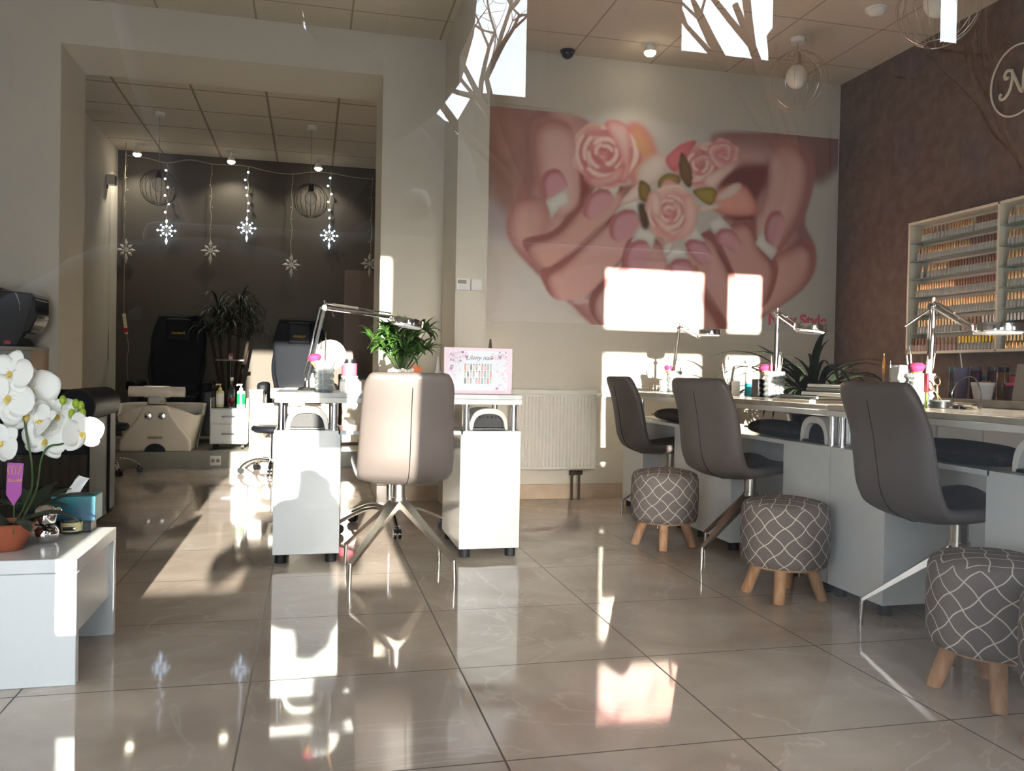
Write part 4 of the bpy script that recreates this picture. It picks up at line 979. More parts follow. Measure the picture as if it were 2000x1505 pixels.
shape([(1270, 380), (1284, 372), (1292, 400), (1288, 425), (1272, 415)], (244, 216, 204), (222, 168, 158), 2, 5)
img = np.clip(img, 0, 1)
me = bpy.data.meshes.new('print')
xs = np.linspace(MX0, MX1, NU+1); zs = np.linspace(MZ0, MZ1, NV+1); VX, VZ = np.meshgrid(xs, zs)
co = np.stack([VX.ravel()-(MX0+MX1)/2, np.zeros(VX.size), VZ.ravel()-MZ0], 1)
pc = np.pad(img, ((0, 1), (0, 1), (0, 0)), mode='edge'); pc = (pc+np.roll(pc, 1, 0)+np.roll(pc, 1, 1)+np.roll(np.roll(pc, 1, 0), 1, 1))/4
pc[0] = pc[1]; pc[:, 0] = pc[:, 1]
q = (np.arange(NV)[:, None]*(NU+1)+np.arange(NU)[None]).ravel(); quads = np.stack([q, q+1, q+NU+2, q+NU+1], 1)
me.vertices.add(len(co)); me.vertices.foreach_set('co', co.ravel())
me.loops.add(quads.size); me.loops.foreach_set('vertex_index', quads.ravel().astype(np.int32))
me.polygons.add(len(quads)); me.polygons.foreach_set('loop_start', np.arange(0, quads.size, 4, dtype=np.int32))
me.update(calc_edges=True)
ca = me.color_attributes.new('print', 'FLOAT_COLOR', 'POINT'); ca.data.foreach_set('color', np.concatenate([pc.reshape(-1, 3), np.ones((pc.shape[0]*pc.shape[1], 1))], 1).ravel())
MURAL = mat('printed_mural', (200, 180, 170), .55, spec=.25)
N_, L_, b_ = nodes_of(MURAL); an = N_.new('ShaderNodeAttribute'); an.attribute_name = 'print'; L_(an.outputs['Color'], b_.inputs['Base Color'])
me.materials.append(MURAL)
t = thing('wall_mural', 'large printed wall mural of two manicured hands holding pink roses', 'mural', ((MX0+MX1)/2, WY-.012, MZ0))
o = bpy.data.objects.new('print', me); COL.objects.link(o); o.parent = t
MB().box(MX0-(MX0+MX1)/2, MX1-(MX0+MX1)/2, .001, .011, 0, MZ1-MZ0).build('board', WHITE2, t)
pa, pb = at(1500, 633, Y=WY-.016), at(1615, 633, Y=WY-.016)
o = text_mesh('New Style', 'lettering', TEXTPINK, .118, t, extr=.001, off=.0042); o.rotation_euler = (PI/2, 0, 0); o.location = (pa.x-(MX0+MX1)/2, -.002, pa.z-MZ0)
wdt = max(v.co.x for v in o.data.vertices); k = (pb.x-pa.x)/wdt; o.scale = (k, k, 1)
# thermostat on the pillar
p0, p1_ = at(891, 543, Y=5.07), at(942, 568, Y=5.07)
t = thing('thermostat', 'white wall thermostat with a grey display on the pillar', 'thermostat', (p0.x, 5.08, p1_.z))
W_, H_ = p1_.x-p0.x, p0.z-p1_.z
MB().box(0, W_*.54, -.018, 0, 0, H_).build('controller', WHITE2, t, bevel=.003); MB().box(W_*.56, W_, -.014, 0, 0, H_).build('switch_plate', WHITE2, t, bevel=.003)
MB().box(W_*.05, W_*.38, -.0195, -.018, H_*.55, H_*.88).build('display', GREYFAB, t); MB().box(W_*.12, W_*.34, -.0195, -.018, H_*.08, H_*.42).build('button', WHITE, t)
# radiator
ra, rb = 1.33, 1.935
t = thing('radiator', 'white ribbed panel radiator under the mural', 'radiator', (ra, 5.535, .0))
def rib(u, v):
    x = u*(rb-ra); f = (x*24/(rb-ra)) % 1; return (x, -.012*min(1, max(0, (abs(f-.5)-.12)*9)) if .02 < u < .98 else 0, .235+.485*v)
MB().grid(rib, 24*10+1, 2).build('ribbed_panel', RADM, t, smooth=30)
MB().box(0, rb-ra, .001, .062, .215, .755).build('body', RADM, t, bevel=.004)
MB().box(-.003, rb-ra+.003, -.012, .066, .735, .768).build('top_grille', RADM, t, bevel=.004)
MB().box(-.004, 0, -.01, .065, .215, .76).build('side_cover', RADM, t); MB().box(rb-ra, rb-ra+.004, -.01, .065, .215, .76).build('side_cover', RADM, t)
v = MB(); v.cyl((.43, .02, .19), (.52, .02, .19), .016, n=14); v.cyl((.45, .02, .0), (.45, .02, .2), .008, n=10); v.cyl((.5, .02, .0), (.5, .02, .2), .008, n=10); v.cyl((.45, -.005, .19), (.45, .03, .19), .018, n=12); v.build('valve', DARKWIRE, t)
v = MB(); v.cyl((rb-ra, .02, .735), (rb-ra+.05, .02, .735), .014, n=14); v.cyl((rb-ra+.012, -.0, .735), (rb-ra+.012, .05, .735), .012, n=12); v.build('bleed_valve', WHITE2, t)
for x in (.08, rb-ra-.08): MB().box(x-.015, x+.015, .062, .097, .3, .6).build('bracket', RADM, t)
# ================================================================== right wall: emblem, polish rack
ec = Vector((RX, 3.985, 2.60))
t = thing('wall_emblem', 'pale ring emblem with a scrolled letter on the brown wall, cut by the right edge', 'emblem', tuple(ec))
MB().tube([(-.008, .2*math.cos(a)*.9, .2*math.sin(a)) for a in [2*PI*k/48 for k in range(49)]], .006, 6).build('ring', RACKM, t)
def swirl(P, r): MB().tube(smooth_path([(-.008, -y, z) for y, z in P], 6), r, 8).build('scroll', RACKM, t)
swirl([(-.055, .035), (-.075, .03), (-.08, .055), (-.06, .075), (-.03, .06), (-.025, .02), (-.04, -.04), (-.07, -.075), (-.1, -.08), (-.112, -.06), (-.1, -.045)], .0085)
swirl([(-.035, .07), (.0, .0), (.035, -.07), (.05, -.075)], .009)
swirl([(.05, -.07), (.055, .02), (.075, .07), (.1, .075), (.105, .055)], .008)
RF = 3.765; rkY0, rkYd, rkY1 = 4.70, 3.965, 3.22; rz0, rz1 = 1.05, 1.90
t = thing('polish_rack', 'white wall rack with glass shelves full of nail polish', 'rack', (RX, (rkY0+rkY1)/2, rz0))
def rb_(x0, x1, y0, y1, z0, z1): return MB().box(x0-RX, x1-RX, y0-(rkY0+rkY1)/2, y1-(rkY0+rkY1)/2, z0-rz0, z1-rz0)
rb_(RX-.012, RX-.001, rkY1, rkY0, rz0, rz1).build('back_panel', RACKM, t)
for y, n in ((rkY0-.014, 'side_panel'), (rkYd-.007, 'divider'), (rkY1, 'side_panel')): rb_(RF, RX-.013, y, y+.014, rz0, rz1).build(n, RACKM, t)
rb_(RF, RX-.013, rkY1+.015, rkY0-.015, rz0, rz0+.016).build('bottom_board', RACKM, t); rb_(RF, RX-.013, rkY1+.015, rkY0-.015, rz1-.016, rz1).build('top_board', RACKM, t)
shz = [1.766, 1.648, 1.532, 1.414, 1.297, 1.180]
for z in shz:
    for y0, y1 in ((rkYd+.008, rkY0-.015), (rkY1+.015, rkYd-.008)): rb_(RF+.004, RX-.014, y0, y1, z-.005, z).build('glass_shelf', PALEG, t)
def bottle_mb(h, r, cr):
    m = MB(); m.lathe([(r*.96, 0), (r, .003), (r, h*.42), (r*.75, h*.5), (cr, h*.52)], n=10, m=0, closed=False); m.lathe([(cr, h*.52), (cr*1.05, h*.54), (cr*.9, h*.99), (.001, h)], n=10, m=1, closed=False); return m
base = {}
def bot(kind, body, cap, h=.085, r=.0125, cr=.0075):
    o = bottle_mb(h, r, cr).build('nail_polish_bottle', [body, cap], smooth=50); base[kind] = o; return o
kinds = {'gold': (BOTTLE, GOLD), 'bronze': (BOTTLE, BRONZE), 'pink': (BOTPINK, BRONZE), 'all': (GOLD, GOLD), 'yellow': (BOTTLE, mat('yellow_gold', (220, 180, 60), .2, metal=1)), 'silver': (SMOKE, STEEL), 'teal': (mat('teal_polish', (60, 130, 120), .2), STEEL), 'mauve': (mat('mauve_polish', (120, 70, 90), .2), STEEL)}
rowname = ['top', 'second', 'third', 'fourth', 'fifth', 'sixth', 'bottom']
rows = [(shz[0], [(4.60, 4.53, 4, 'gold'), (4.50, 4.40, 4, 'bronze'), (4.37, 4.20, 9, 'gold'), (4.16, 3.985, 9, 'bronze')]),
        (shz[1], [(4.635, 4.63, 1, 'gold'), (4.605, 4.55, 3, 'gold'), (4.53, 4.22, 15, 'gold'), (4.20, 3.985, 10, 'bronze')]),
        (shz[2], [(4.60, 4.545, 2, 'gold'), (4.51, 4.40, 5, 'gold'), (4.37, 3.985, 18, 'bronze')]),
        (shz[3], [(4.64, 4.63, 1, 'gold'), (4.61, 4.33, 14, 'gold'), (4.31, 3.985, 16, 'bronze')]),
        (shz[4], [(4.62, 4.30, 15, 'gold'), (4.28, 3.985, 15, 'gold')]),
        (shz[5], [(4.62, 4.28, 14, 'gold'), (4.24, 4.12, 5, 'pink'), (4.09, 3.985, 5, 'mauve')]),
        (rz0+.016, [(4.67, 4.52, 6, 'pink'), (4.47, 4.31, 6, 'pink'), (4.27, 3.985, 12, 'yellow')])]
rows2 = ['gold', 'gold', 'gold', 'gold', 'gold', 'silver', 'all']
def place_b(kind, y, z, x, lab, grp):
    if kind not in base: o = bot(kind, *kinds[kind])
    else: o = base[kind].copy(); COL.objects.link(o)
    o.location = (x, y, z); tag(o, lab, 'nail polish', grp)
cap_word = {'gold': 'gold-capped clear', 'bronze': 'bronze-capped clear', 'pink': 'dark-capped pale pink', 'all': 'all-gold', 'yellow': 'yellow-gold-capped clear', 'silver': 'grey-capped clear', 'teal': 'teal', 'mauve': 'grey-capped mauve'}
for (z, segs), nm, k2 in zip(rows, rowname, rows2):
    for y0, y1, n, kd in segs:
        for i in range(n):
            y = y0+(y1-y0)*(i/(n-1) if n > 1 else 0)
            place_b(kd, y, z, RF+.035, f'{cap_word[kd]} polish bottle on the {nm} shelf, left bay of the wall rack', f'{kd} polish, {nm} shelf, left bay')
    for i in range(6):
        y = 3.915-.025*i
        place_b(k2, y, z, RF+.035, f'{cap_word[k2]} polish bottle on the {nm} shelf, right bay of the wall rack', f'{k2} polish, {nm} shelf, right bay')
# ------------------------------------------------------------------ wall counter and what stands on it
t = thing('wall_counter', 'long pale counter along the brown wall behind the desk row', 'counter', (RX, 3.4, 0))
def cb(x0, x1, y0, y1, z0, z1): return MB().box(x0-RX, x1-RX, y0-3.4, y1-3.4, z0, z1)
cb(3.42, RX-.002, 2.0, 4.72, .745, .785).build('worktop', MARBLEB, t, bevel=.003)
for k in range(4):
    y0 = 2.02+.675*k; c = cb(3.47, RX-.002, y0, y0+.66, .06, .744).build('carcass', GREYFAB, t)
    for j in range(2): cb(3.452, 3.47, y0+.33*j+.003, y0+.33*j+.327, .07, .735).build('door', WHITE, c)
cb(3.5, RX-.002, 2.05, 4.68, 0, .06).build('plinth', BLACKP, t)
def jar(name, label, x, y, r, h, body, lid, px_=None, cat='jar', neck=.85):
    t = thing(name, label, cat, (x, y, .785), 0)
    MB().lathe([(r*.94, 0), (r, .005), (r, h*.8), (r*neck, h*.86), (.001, h*.86)], n=22).build('jar', body, t); MB().lathe([(r*.92, h*.84), (r*.95, h*.86), (r*.95, h*.99), (.001, h)], n=22).build('lid', lid, t)
    return t
def on_counter(x, X=3.56):
    p = at(x, 780, X=X); return p.y
DR = mat('dark_plum', (74, 30, 44), .25); TQ = mat('turquoise_lid', (70, 140, 140), .4); AMB = mat('amber', (110, 74, 26), .2)
jar('polish_jar', 'dark jar with a red band behind the lilac cup', 3.60, on_counter(1905, 3.6), .03, .18, DR, SMOKE)
jar('polish_jar', 'short jar with a turquoise lid above the white flower pot', 3.72, on_counter(1918, 3.72), .035, .13, AMB, TQ)
jar('polish_jar', 'tall plum jar with a pale lid right of the turquoise jar', 3.66, on_counter(1938, 3.66), .028, .18, DR, SMOKE)
jar('polish_jar', 'tall dark amber jar with a black lid right of the white flower pot', 3.60, on_counter(1957, 3.6), .032, .175, AMB, BLACKP)
jar('polish_jar', 'plum jar with a bright pink lid beside the leaning grey card', 3.58, on_counter(1974, 3.58), .026, .09, DR, PINK)
jar('polish_jar', 'small rosy jar behind the pink-lidded jar', 3.74, on_counter(1980, 3.74), .026, .15, PINK, SMOKE)
jar('polish_jar', 'slim grey-green bottle half hidden by the lilac cup', 3.74, on_counter(1858, 3.74), .018, .18, SMOKE, TQ)
t = thing('flower_pot', 'white flower pot packed with nail tips on the wall counter', 'pot', (3.50, on_counter(1919, 3.50), .785))
MB().lathe([(.042, 0), (.044, .003), (.056, .072), (.058, .074), (.058, .09), (.052, .09), (.05, .07), (.001, .068)], n=32).build('pot', WHITE2, t)
m = MB(); rr = random.Random(5)
for k in range(40): a, q = rr.uniform(0, 6.3), rr.uniform(0, .046); m.box(q*math.cos(a)-.002, q*math.cos(a)+.002, q*math.sin(a)-.002, q*math.sin(a)+.002, .066, .09+rr.uniform(0, .012))
m.build('tips', GOLD, t)
t = thing('lilac_cup', 'tall lilac plastic cup with a white straw on the wall counter', 'cup', (3.56, on_counter(1876, 3.56), .785))
MB().lathe([(.028, 0), (.03, .003), (.038, .15), (.041, .16), (.041, .17), (.001, .17)], n=30).build('cup', LILAC, t); MB().cyl((.004, 0, .168), (0, .012, .255), .0035, n=8).build('straw', WHITE2, t)
yy = on_counter(1992, 3.5)
t = thing('leaning_card', 'grey display card leaning at the right picture edge', 'card', (3.50, yy, .785))
c = MB().box(-.002, .002, -.05, .05, 0, .19).build('card', GREYFAB, t); c.rotation_euler = (0, .16, 0)
c = MB().box(.002, .034, -.02, .02, 0, .004).build('foot', GREYFAB, t)
# ================================================================== on the desks
DT = .772
def rod(m, a, b, r, n=8): m.cyl(a, b, r, n=n); return m
def mag_lamp(label, base, elbow, joint, head, r, tilt=0., tail=None):
    base, elbow, joint, head = [Vector(v) for v in (base, elbow, joint, head)]
    t = thing('magnifier_lamp', label, 'lamp', tuple(base)); e, j, h = elbow-base, joint-base, head-base
    MB().lathe([(.045, 0), (.047, .004), (.04, .016), (.016, .022), (.014, .05), (.001, .05)], n=20).build('base', CHROME, t)
    side = Vector((0, 0, 1)).cross((e-j)).normalized()
    lo = Vector((0, 0, .045)); m = MB()
    rod(m, lo, e, .009); rod(m, lo+(e-lo).normalized()*.02+side*.001+Vector((.0, 0, .0))+(j-e).normalized()*-.022, e+(j-e).normalized()*-.02, .004); m.build('lower_arm', CHROME, t)
    m = MB(); rod(m, e, j, .009); rod(m, e+Vector((0, 0, .022)), j+Vector((0, 0, .018)), .004); u = m.build('upper_arm', CHROME, t)
    m = MB(); m.tube([e+(j-e)*.12+Vector((0, 0, .022)), e+(j-e)*.5+Vector((0, 0, .02))], .0065, 8); m.build('spring', STEEL, u)
    m = MB(); m.ball(e, .017, n=12); m.cyl(e-side*.022, e+side*.022, .011, n=12); rod(m, e, e+Vector((0, 0, .035)), .005); m.build('elbow_joint', CHROME, t)
    m = MB(); m.tube(smooth_path([e+(j-e)*.12, e+(j-e)*.12-Vector((0, 0, .02)), e+(j-e)*.14-Vector((0, 0, .034)), e+(j-e)*.17-Vector((0, 0, .03))], 4), .0022, 6); m.build('hook', CHROME, u)
    if tail is not None: m = MB(); rod(m, e, Vector(tail)-base, .004); m.build('tie_rod', CHROME, t)
    m = MB(); rod(m, j, h+(j-h).normalized()*r*.9, .008); m.ball(j, .013, n=10); m.build('head_joint', CHROME, t)
    hd = MB().lathe([(r*.62, -.006), (r*.62, .016), (r*.72, .022), (r*.97, .02), (r, .012), (r, -.008), (r*.95, -.012), (r*.66, -.011), (r*.62, -.006)], n=40, closed=False).build('head', CHROME, t, loc=h)
    hd.rotation_euler = (0, tilt, 0)
    MB().lathe([(r*.68, -.013), (r*.8, -.020), (r*.92, -.013)], n=40, closed=False).build('light_ring', TUBEW, hd); MB().lathe([(.001, .006), (r*.4, .004), (r*.615, 0)], n=32, closed=False).build('lens', PALEG, hd)
    return t
def P(x, y, **k): return at(x, y, **k)
Y0 = 4.06
b0 = P(600, 760, Y=Y0); mag_lamp('sunlit chrome magnifier lamp arching over the lone desk', (b0.x, Y0, DT), P(634, 601, Y=Y0), P(764, 619, Y=Y0), P(797, 631, Y=Y0-.02), .075, .18)
X1 = 2.45
def onX_(x, z_, X): p = at(x, 760, X=X); return Vector((X, p.y, z_))
mag_lamp('chrome magnifier lamp behind the nearest chair, in front of the polish rack', onX_(1815, DT, X1), P(1824, 598, X=X1), P(1906, 648, X=X1), P(1950, 642, X=X1), .088, 0., P(1768, 636, X=X1))
mag_lamp('chrome magnifier lamp on the middle wall desk, its head before the mural lettering', onX_(1514, DT, 2.42), P(1519, 614, X=2.42), P(1556, 640, X=2.42), P(1582, 642, X=2.42), .078, .1)
mag_lamp('chrome magnifier lamp at the far end of the desk row, head seen edge-on', onX_(1312, DT, 2.42), P(1327, 641, X=2.42), P(1364, 657, X=2.42), P(1385, 650, X=2.42), .07, 0.)
# crystal tumblers with brushes
def tumbler(label, loc, r, h):
    t = thing('crystal_tumbler', label, 'tumbler', loc)
    pr = [(r*.9, 0)]
    for k in range(5): pr += [(r*(.86+.02*k), h*(.04+.19*k)), (r*(1.05+.02*k), h*(.13+.19*k))]
    pr += [(r*1.08, h), (r*1.0, h), (r*.9, h*.1), (.001, h*.09)]
    MB().lathe(pr, n=12, closed=False).build('glass', GLASS, t, smooth=0); MB().lathe([(r*.95, .0), (r*.95, .006)], n=24).build('foot', SMOKE, t)
    return t
BR = {}
def tool(kind, p, tip_h, az, lean, label, grp):
    if kind in BR: t = dup(BR[kind], p, None, label, grp)
    else:
        L_ = .15
        t = thing('nail_brush', label, 'brush', p, 0, grp); BR[kind] = t
        if kind == 'fine':
            MB().tube([(0, 0, 0), (0, 0, .09), (0, 0, .125)], [.003, .0035, .0022], 8).build('handle', WHITE2, t); MB().cyl((0, 0, .125), (0, 0, .135), .0026, n=8).build('ferrule', GOLD, t); MB().tube([(0, 0, .135), (0, 0, .143), (0, 0, .155)], [.0026, .003, .0005], 8).build('bristles', BARK, t)
        elif kind == 'fan':
            MB().tube([(0, 0, 0), (0, 0, .1)], [.004, .006], 8).build('handle', WHITE2, t); MB().lathe([(.006, .1), (.010, .112), (.022, .132)], n=20, closed=False).build('bristle_base', BRISTLE2, t); MB().lathe([(.022, .132), (.031, .146), (.031, .156), (.022, .165), (.001, .168)], n=20, closed=False).build('bristles', BRISTLE, t)
        elif kind == 'wood':
            MB().tube([(0, 0, 0), (0, 0, .11), (0, 0, .15)], [.0035, .0045, .001], 8).build('handle', WOOD, t); MB().cyl((0, 0, .05), (0, 0, .06), .0048, n=8).build('band', GOLD, t)
        elif kind == 'file':
            MB().box(-.008, .008, -.0015, .0015, 0, .15).build('board', TISSUE, t, bevel=.001); MB().box(-.0075, .0075, -.002, -.0015, .01, .14).build('grit', GREYFAB, t)
        elif kind == 'pusher':
            MB().tube([(0, 0, 0), (0, 0, .15)], .0028, 8).build('handle', STEEL, t); MB().tube([(0, 0, .15), (0, 0, .158), (0, 0, .17)], [.0028, .006, .004], 8, flat=.35).build('blade', CHROME, t)
    t.rotation_euler = (lean*math.sin(az)*-1, lean*math.cos(az), 0)
    s_ = tip_h/.155; t.scale = (1, 1, s_) if kind != 'fan' else (1, 1, 1)
    return t
def bunch(p, h, kinds, where, seed, r=.02):
    rn = random.Random(seed); nm = {'fine': 'fine white-handled brush', 'fan': 'fluffy pink dust brush', 'wood': 'wooden cuticle stick', 'file': 'pale nail file', 'pusher': 'steel cuticle pusher'}
    for k, kd in enumerate(kinds):
        az = 2*PI*k/len(kinds)+rn.uniform(-.3, .3)
        q = Vector(p)+Vector((r*.45*math.cos(az), r*.45*math.sin(az), .012))
        tool(kd, q, h*rn.uniform(.95, 1.3), az, rn.uniform(.08, .2), f'{nm[kd]} in the crystal tumbler {where}', f'{nm[kd]}s {where}')
def tum_set(x, ybot, X, h, r, where, kinds, seed, Yp=None):
    p = at(x, ybot, Y=Yp) if Yp else onX_(x, DT, X); p.z = DT
    tumbler(f'faceted crystal tumbler of brushes {where}', tuple(p), r, h); bunch(p, h*1.35, kinds, where, seed, r)
tum_set(1796, 785, 2.42, .135, .055, 'behind the nearest chair', ['wood', 'wood', 'pusher', 'fine', 'fan', 'file', 'fine'], 1)
tum_set(1511, 775, 2.40, .14, .054, 'on the middle wall desk', ['file', 'file', 'fan', 'wood', 'pusher'], 2)
tum_set(1317, 770, 2.36, .14, .045, 'on the farthest wall desk', ['wood', 'wood', 'fine', 'pusher'], 3)
tum_set(1296, 772, 2.30, .075, .03, 'at the very end of the desk row', ['fan', 'fine', 'pusher'], 4)
tum_set(633, 764, None, .145, .043, 'under the sunlit lamp of the lone desk', ['wood', 'fine', 'fan', 'pusher'], 5, Yp=3.99)
# items of the lone desk
def simple_bottle(name, label, cat, p, r, h, body, cap, conical=False):
    t = thing(name, label, cat, p)
    if conical: MB().lathe([(r*.95, 0), (r, .003), (r, h*.5), (r*.4, h*.62), (r*.35, h*.68), (.001, h*.68)], n=22).build('bottle', body, t); MB().lathe([(r*.42, h*.66), (r*.3, h*.8), (r*.12, h), (.001, h)], n=16).build('nozzle', cap, t)
    else: MB().lathe([(r*.95, 0), (r, .003), (r, h*.7), (r*.5, h*.78), (.001, h*.78)], n=22).build('bottle', body, t); MB().lathe([(r*.52, h*.76), (r*.55, h), (.001, h)], n=16).build('cap', cap, t)
    return t
p = at(856, 700, Y=4.16); simple_bottle('nozzle_bottle', 'white nozzle bottle just left of the pink sample board', 'bottle', (p.x, 4.16, DT), .026, p.z-DT+.012, WHITE2, WHITE2, True)
p = at(958, 662, Y=4.3); simple_bottle('perfume_flask', 'clear conical flask peeking over the pink sample board', 'bottle', (p.x, 4.3, DT), .045, p.z-DT, SMOKE, SILVER, True)
for x, h, nm in ((606, .085, 'left'), (622, .075, 'right')):
    p = at(x, 760, Y=4.16); simple_bottle('cream_jar', f'sunlit white jar behind the lone desk\'s lamp foot, {nm} of the two', 'jar', (p.x, 4.2, DT), .028, h, WHITE2, WHITE2)
p = at(645, 696, Y=4.22)
t = thing('powder_brush', 'big white fluffy powder brush standing on the lone desk', 'brush', (p.x, 4.22, DT))
MB().lathe([(.03, 0), (.032, .004), (.02, .03), (.012, .06), (.02, .1)], n=20).build('handle', WHITE2, t); m = MB(); m.ball((0, 0, .175), .078, (1, 1, 1), 20); m.build('bristles', PUFF, t)
p = at(684, 755, Y=4.05)
t = thing('trinket_box', 'small white box of beads beside the sunlit chair top', 'box', (p.x, 4.05, DT))
MB().box(-.05, .05, -.035, .035, 0, .05).build('box', WHITE2, t, bevel=.003); m = MB(); rr = random.Random(9)
for k in range(18): m.ball((rr.uniform(-.042, .042), rr.uniform(-.03, .03), .055), .007, n=8)
m.build('beads', PEARL, t)
p = at(785, 722, Y=4.16); ht = p.z-DT
t = thing('pearl_tray', 'row of white pearls on a box behind the sunlit chair top', 'tray', (p.x, 4.2, DT))
MB().box(-.07, .10, -.04, .04, 0, ht-.016).build('box', WHITE2, t, bevel=.004); m = MB()
for k in range(8): m.ball((-.058+.016*k, -.02+.008*(k % 2), ht-.006+.006*(k % 3 == 1)), .0105, n=12)
m.build('pearls', PEARL, t)
m = MB()
for s_ in (-1, 1):
    m.grid(lambda u, v, s_=s_: (.078+s_*.026*u*(.6+.4*math.sin(PI*v)), -.02+.01*u, ht-.016+.036*v+.006*u), 4, 6)
m.build('butterfly', mat('orange_wing', (200, 110, 70), .5), t, smooth=180)
# sample board
ba, bb_ = at(866, 768, Y=3.98), at(999, 768, Y=3.98); bw = bb_.x-ba.x; bh = at(930, 679, Y=3.98).z-DT
t = thing('sample_board', 'pink framed sample board with printed polish bottles on the lone desk', 'display board', ((ba.x+bb_.x)/2, 3.98, DT))
LIL = mat('lilac_print', (216, 190, 214), .5); PKF = mat('pale_pink_card', (228, 206, 220), .5); BLU = mat('cool_white_print', (222, 228, 236), .5)
b = MB().box(-bw/2, bw/2, -.004, .004, 0.001, bh).build('board', PKF, t, bevel=.001)
m = MB(); m.box(-bw*.43, bw*.43, -.0052, -.004, bh*.08, bh*.93, 0)
rr = random.Random(11)
for k in range(110):
    cx_, cz_ = (rr.choice((-1, 1))*bw*(.43-.17*rr.random()**2), bh*(.1+.8*rr.random())) if k < 70 else (rr.choice((-1, 1))*bw*(.18+.24*rr.random()), bh*(.76+.15*rr.random()))
    q = rr.uniform(.004, .010); mi = 1 if k % 5 else 2; a0_ = rr.random()
    m.add([(cx_+q*math.cos(a0_+PI*j/3)*(1 if abs(cx_)+q < bw*.43 else .4), -.0054-.00001*k, cz_+q*math.sin(a0_+PI*j/3)*.8) for j in range(6)], [(0, 1, 2, 3, 4, 5)], mi)
cols = [mat(f'swatch_{i}', c, .4) for i, c in enumerate(((70, 80, 84), (170, 180, 184), (200, 150, 160), (226, 180, 170), (214, 120, 110), (224, 160, 140), (150, 150, 158), (190, 196, 196), (120, 150, 150), (226, 226, 226)))]
for i in range(10):
    for j in range(3):
        x = -bw*.20+bw*.4*i/9.6-.002; z = bh*(.22+.15*j); m.box(x, x+bw*.026, -.0075, -.0052, z, z+bh*.10, 3+(i*3+j*7) % 10); m.box(x+bw*.006, x+bw*.02, -.0075, -.0052, z+bh*.1, z+bh*.135, 3)
m.build('print', [BLU, LIL, mat('plum_print', (130, 90, 120), .5)]+cols, b)
o = text_mesh('Lileny nail', 'lettering', TEXTINK, .032, b, shear=.35, extr=.0005, align='CENTER'); o.rotation_euler = (PI/2, 0, 0); o.location = (-.0, -.006, bh*.74)
m = MB(); m.box(-bw*.3, -bw*.29, .004, .06, 0, .004); m.box(bw*.29, bw*.3, .004, .06, 0, .004); m.build('stand_foot', PKF, t)
# bushy plant on the lone desk
p = at(785, 700, Y=4.3)
t = thing('bushy_plant', 'bushy green house plant behind the lone desk\'s chair, left side sunlit', 'plant', (p.x, 4.28, DT))
MB().lathe([(.05, 0), (.052, .004), (.062, .1), (.066, .104), (.058, .104), (.001, .09)], n=26).build('pot', WHITE2, t)
rn = random.Random(4); fo = MB(); stm = MB()
for k in range(46):
    a = rn.uniform(0, 2*PI); rr_ = rn.uniform(.02, .20)*(1 if k > 6 else .4); z = .16+.19*rn.random()*(1-(rr_/.2)**2*.6)+.02
    c = Vector((rr_*math.cos(a)*1.0-.005, rr_*math.sin(a)*.6, z)); stm.tube(smooth_path([(0, 0, .09), (c.x*.4, c.y*.4, z*.6), c], 4), .0025, 5)
    for j in range(9): fo.strap(c, a+rn.uniform(-1.7, 1.7), rn.uniform(.06, .11), .027, rn.uniform(-.3, 1.2), rn.uniform(.6, 1.6), 5, vfold=.35)
fo.build('foliage', GREEN, t, smooth=180); stm.build('stem', GREEN, t)
# stacked sample boards at the joint of the two nearer wall desks
zc = DT
for k, (x0, x1, y0, y1, h, lab, m_) in enumerate(((2.09, 2.42, 3.2, 3.5, .017, 'lowest and widest of the stacked grey boards', MARBLEB), (2.11, 2.42, 3.18, 3.47, .015, 'second board from the bottom of the grey stack', GREYFAB), (2.12, 2.43, 2.95, 3.31, .019, 'third board of the grey stack, its end in the sun', WHITE2), (2.13, 2.43, 2.92, 3.29, .018, 'fourth board of the grey stack, dark edged', GREYFAB), (2.13, 2.44, 2.92, 3.28, .016, 'topmost board of the stack beside the nearest chair', WHITE2))):
    cx_, cy_ = (x0+x1)/2, (y0+y1)/2; t = thing('display_board', lab, 'board', (cx_, cy_, zc), 0, 'stacked display boards')
    MB().box(x0-cx_, x1-cx_, y0-cy_, y1-cy_, 0, h-.004).build('tray', m_, t, bevel=.002); MB().box(x0-cx_+.004, x1-cx_-.004, y0-cy_+.004, y1-cy_-.004, h-.004, h).build('cover', SMOKE, t); zc += h
p = onX_(1757, DT, 2.5)
t = thing('pillar_bottle', 'white squared bottle with a green leaf print left of the crystal tumbler', 'bottle', (2.5, p.y, DT)); ht = at(1757, 713, X=2.5).z-DT
MB().box(-.027, .027, -.027, .027, 0, ht).build('body', WHITE2, t, bevel=.006)
MB().add([(-.0275, .0, .04), (-.0275, .015, .06), (-.0275, .004, .10), (-.0275, -.008, .07)], [(0, 1, 2, 3)]).build('leaf_print', YGREEN, t, smooth=0)
for x, ytop, kd, lb_ in ((1725, 690, 'wood', 'tall brush with an orange tip behind the nearest chair'), (1738, 703, 'pusher', 'slim silver stick beside the orange-tipped brush')):
    p = onX_(x, DT, 2.52); h = at(x, ytop, X=2.52).z-DT
    t = thing('upright_brush', lb_, 'brush', (2.52, p.y, DT)); MB().tube([(0, 0, 0), (0, 0, h*.6)], [.006, .005], 8).build('handle', WOOD if kd == 'wood' else STEEL, t)
    MB().tube([(0, 0, h*.6), (0, 0, h*.68), (0, 0, h*.82), (0, 0, h)], [.0055, .005, .006, .0008], 8).build('tip', mat('amber_tip', (236, 170, 70), .4) if kd == 'wood' else CHROME, t)
    MB().lathe([(.014, 0), (.012, .012), (.006, .016)], n=14).build('foot', SMOKE, t)
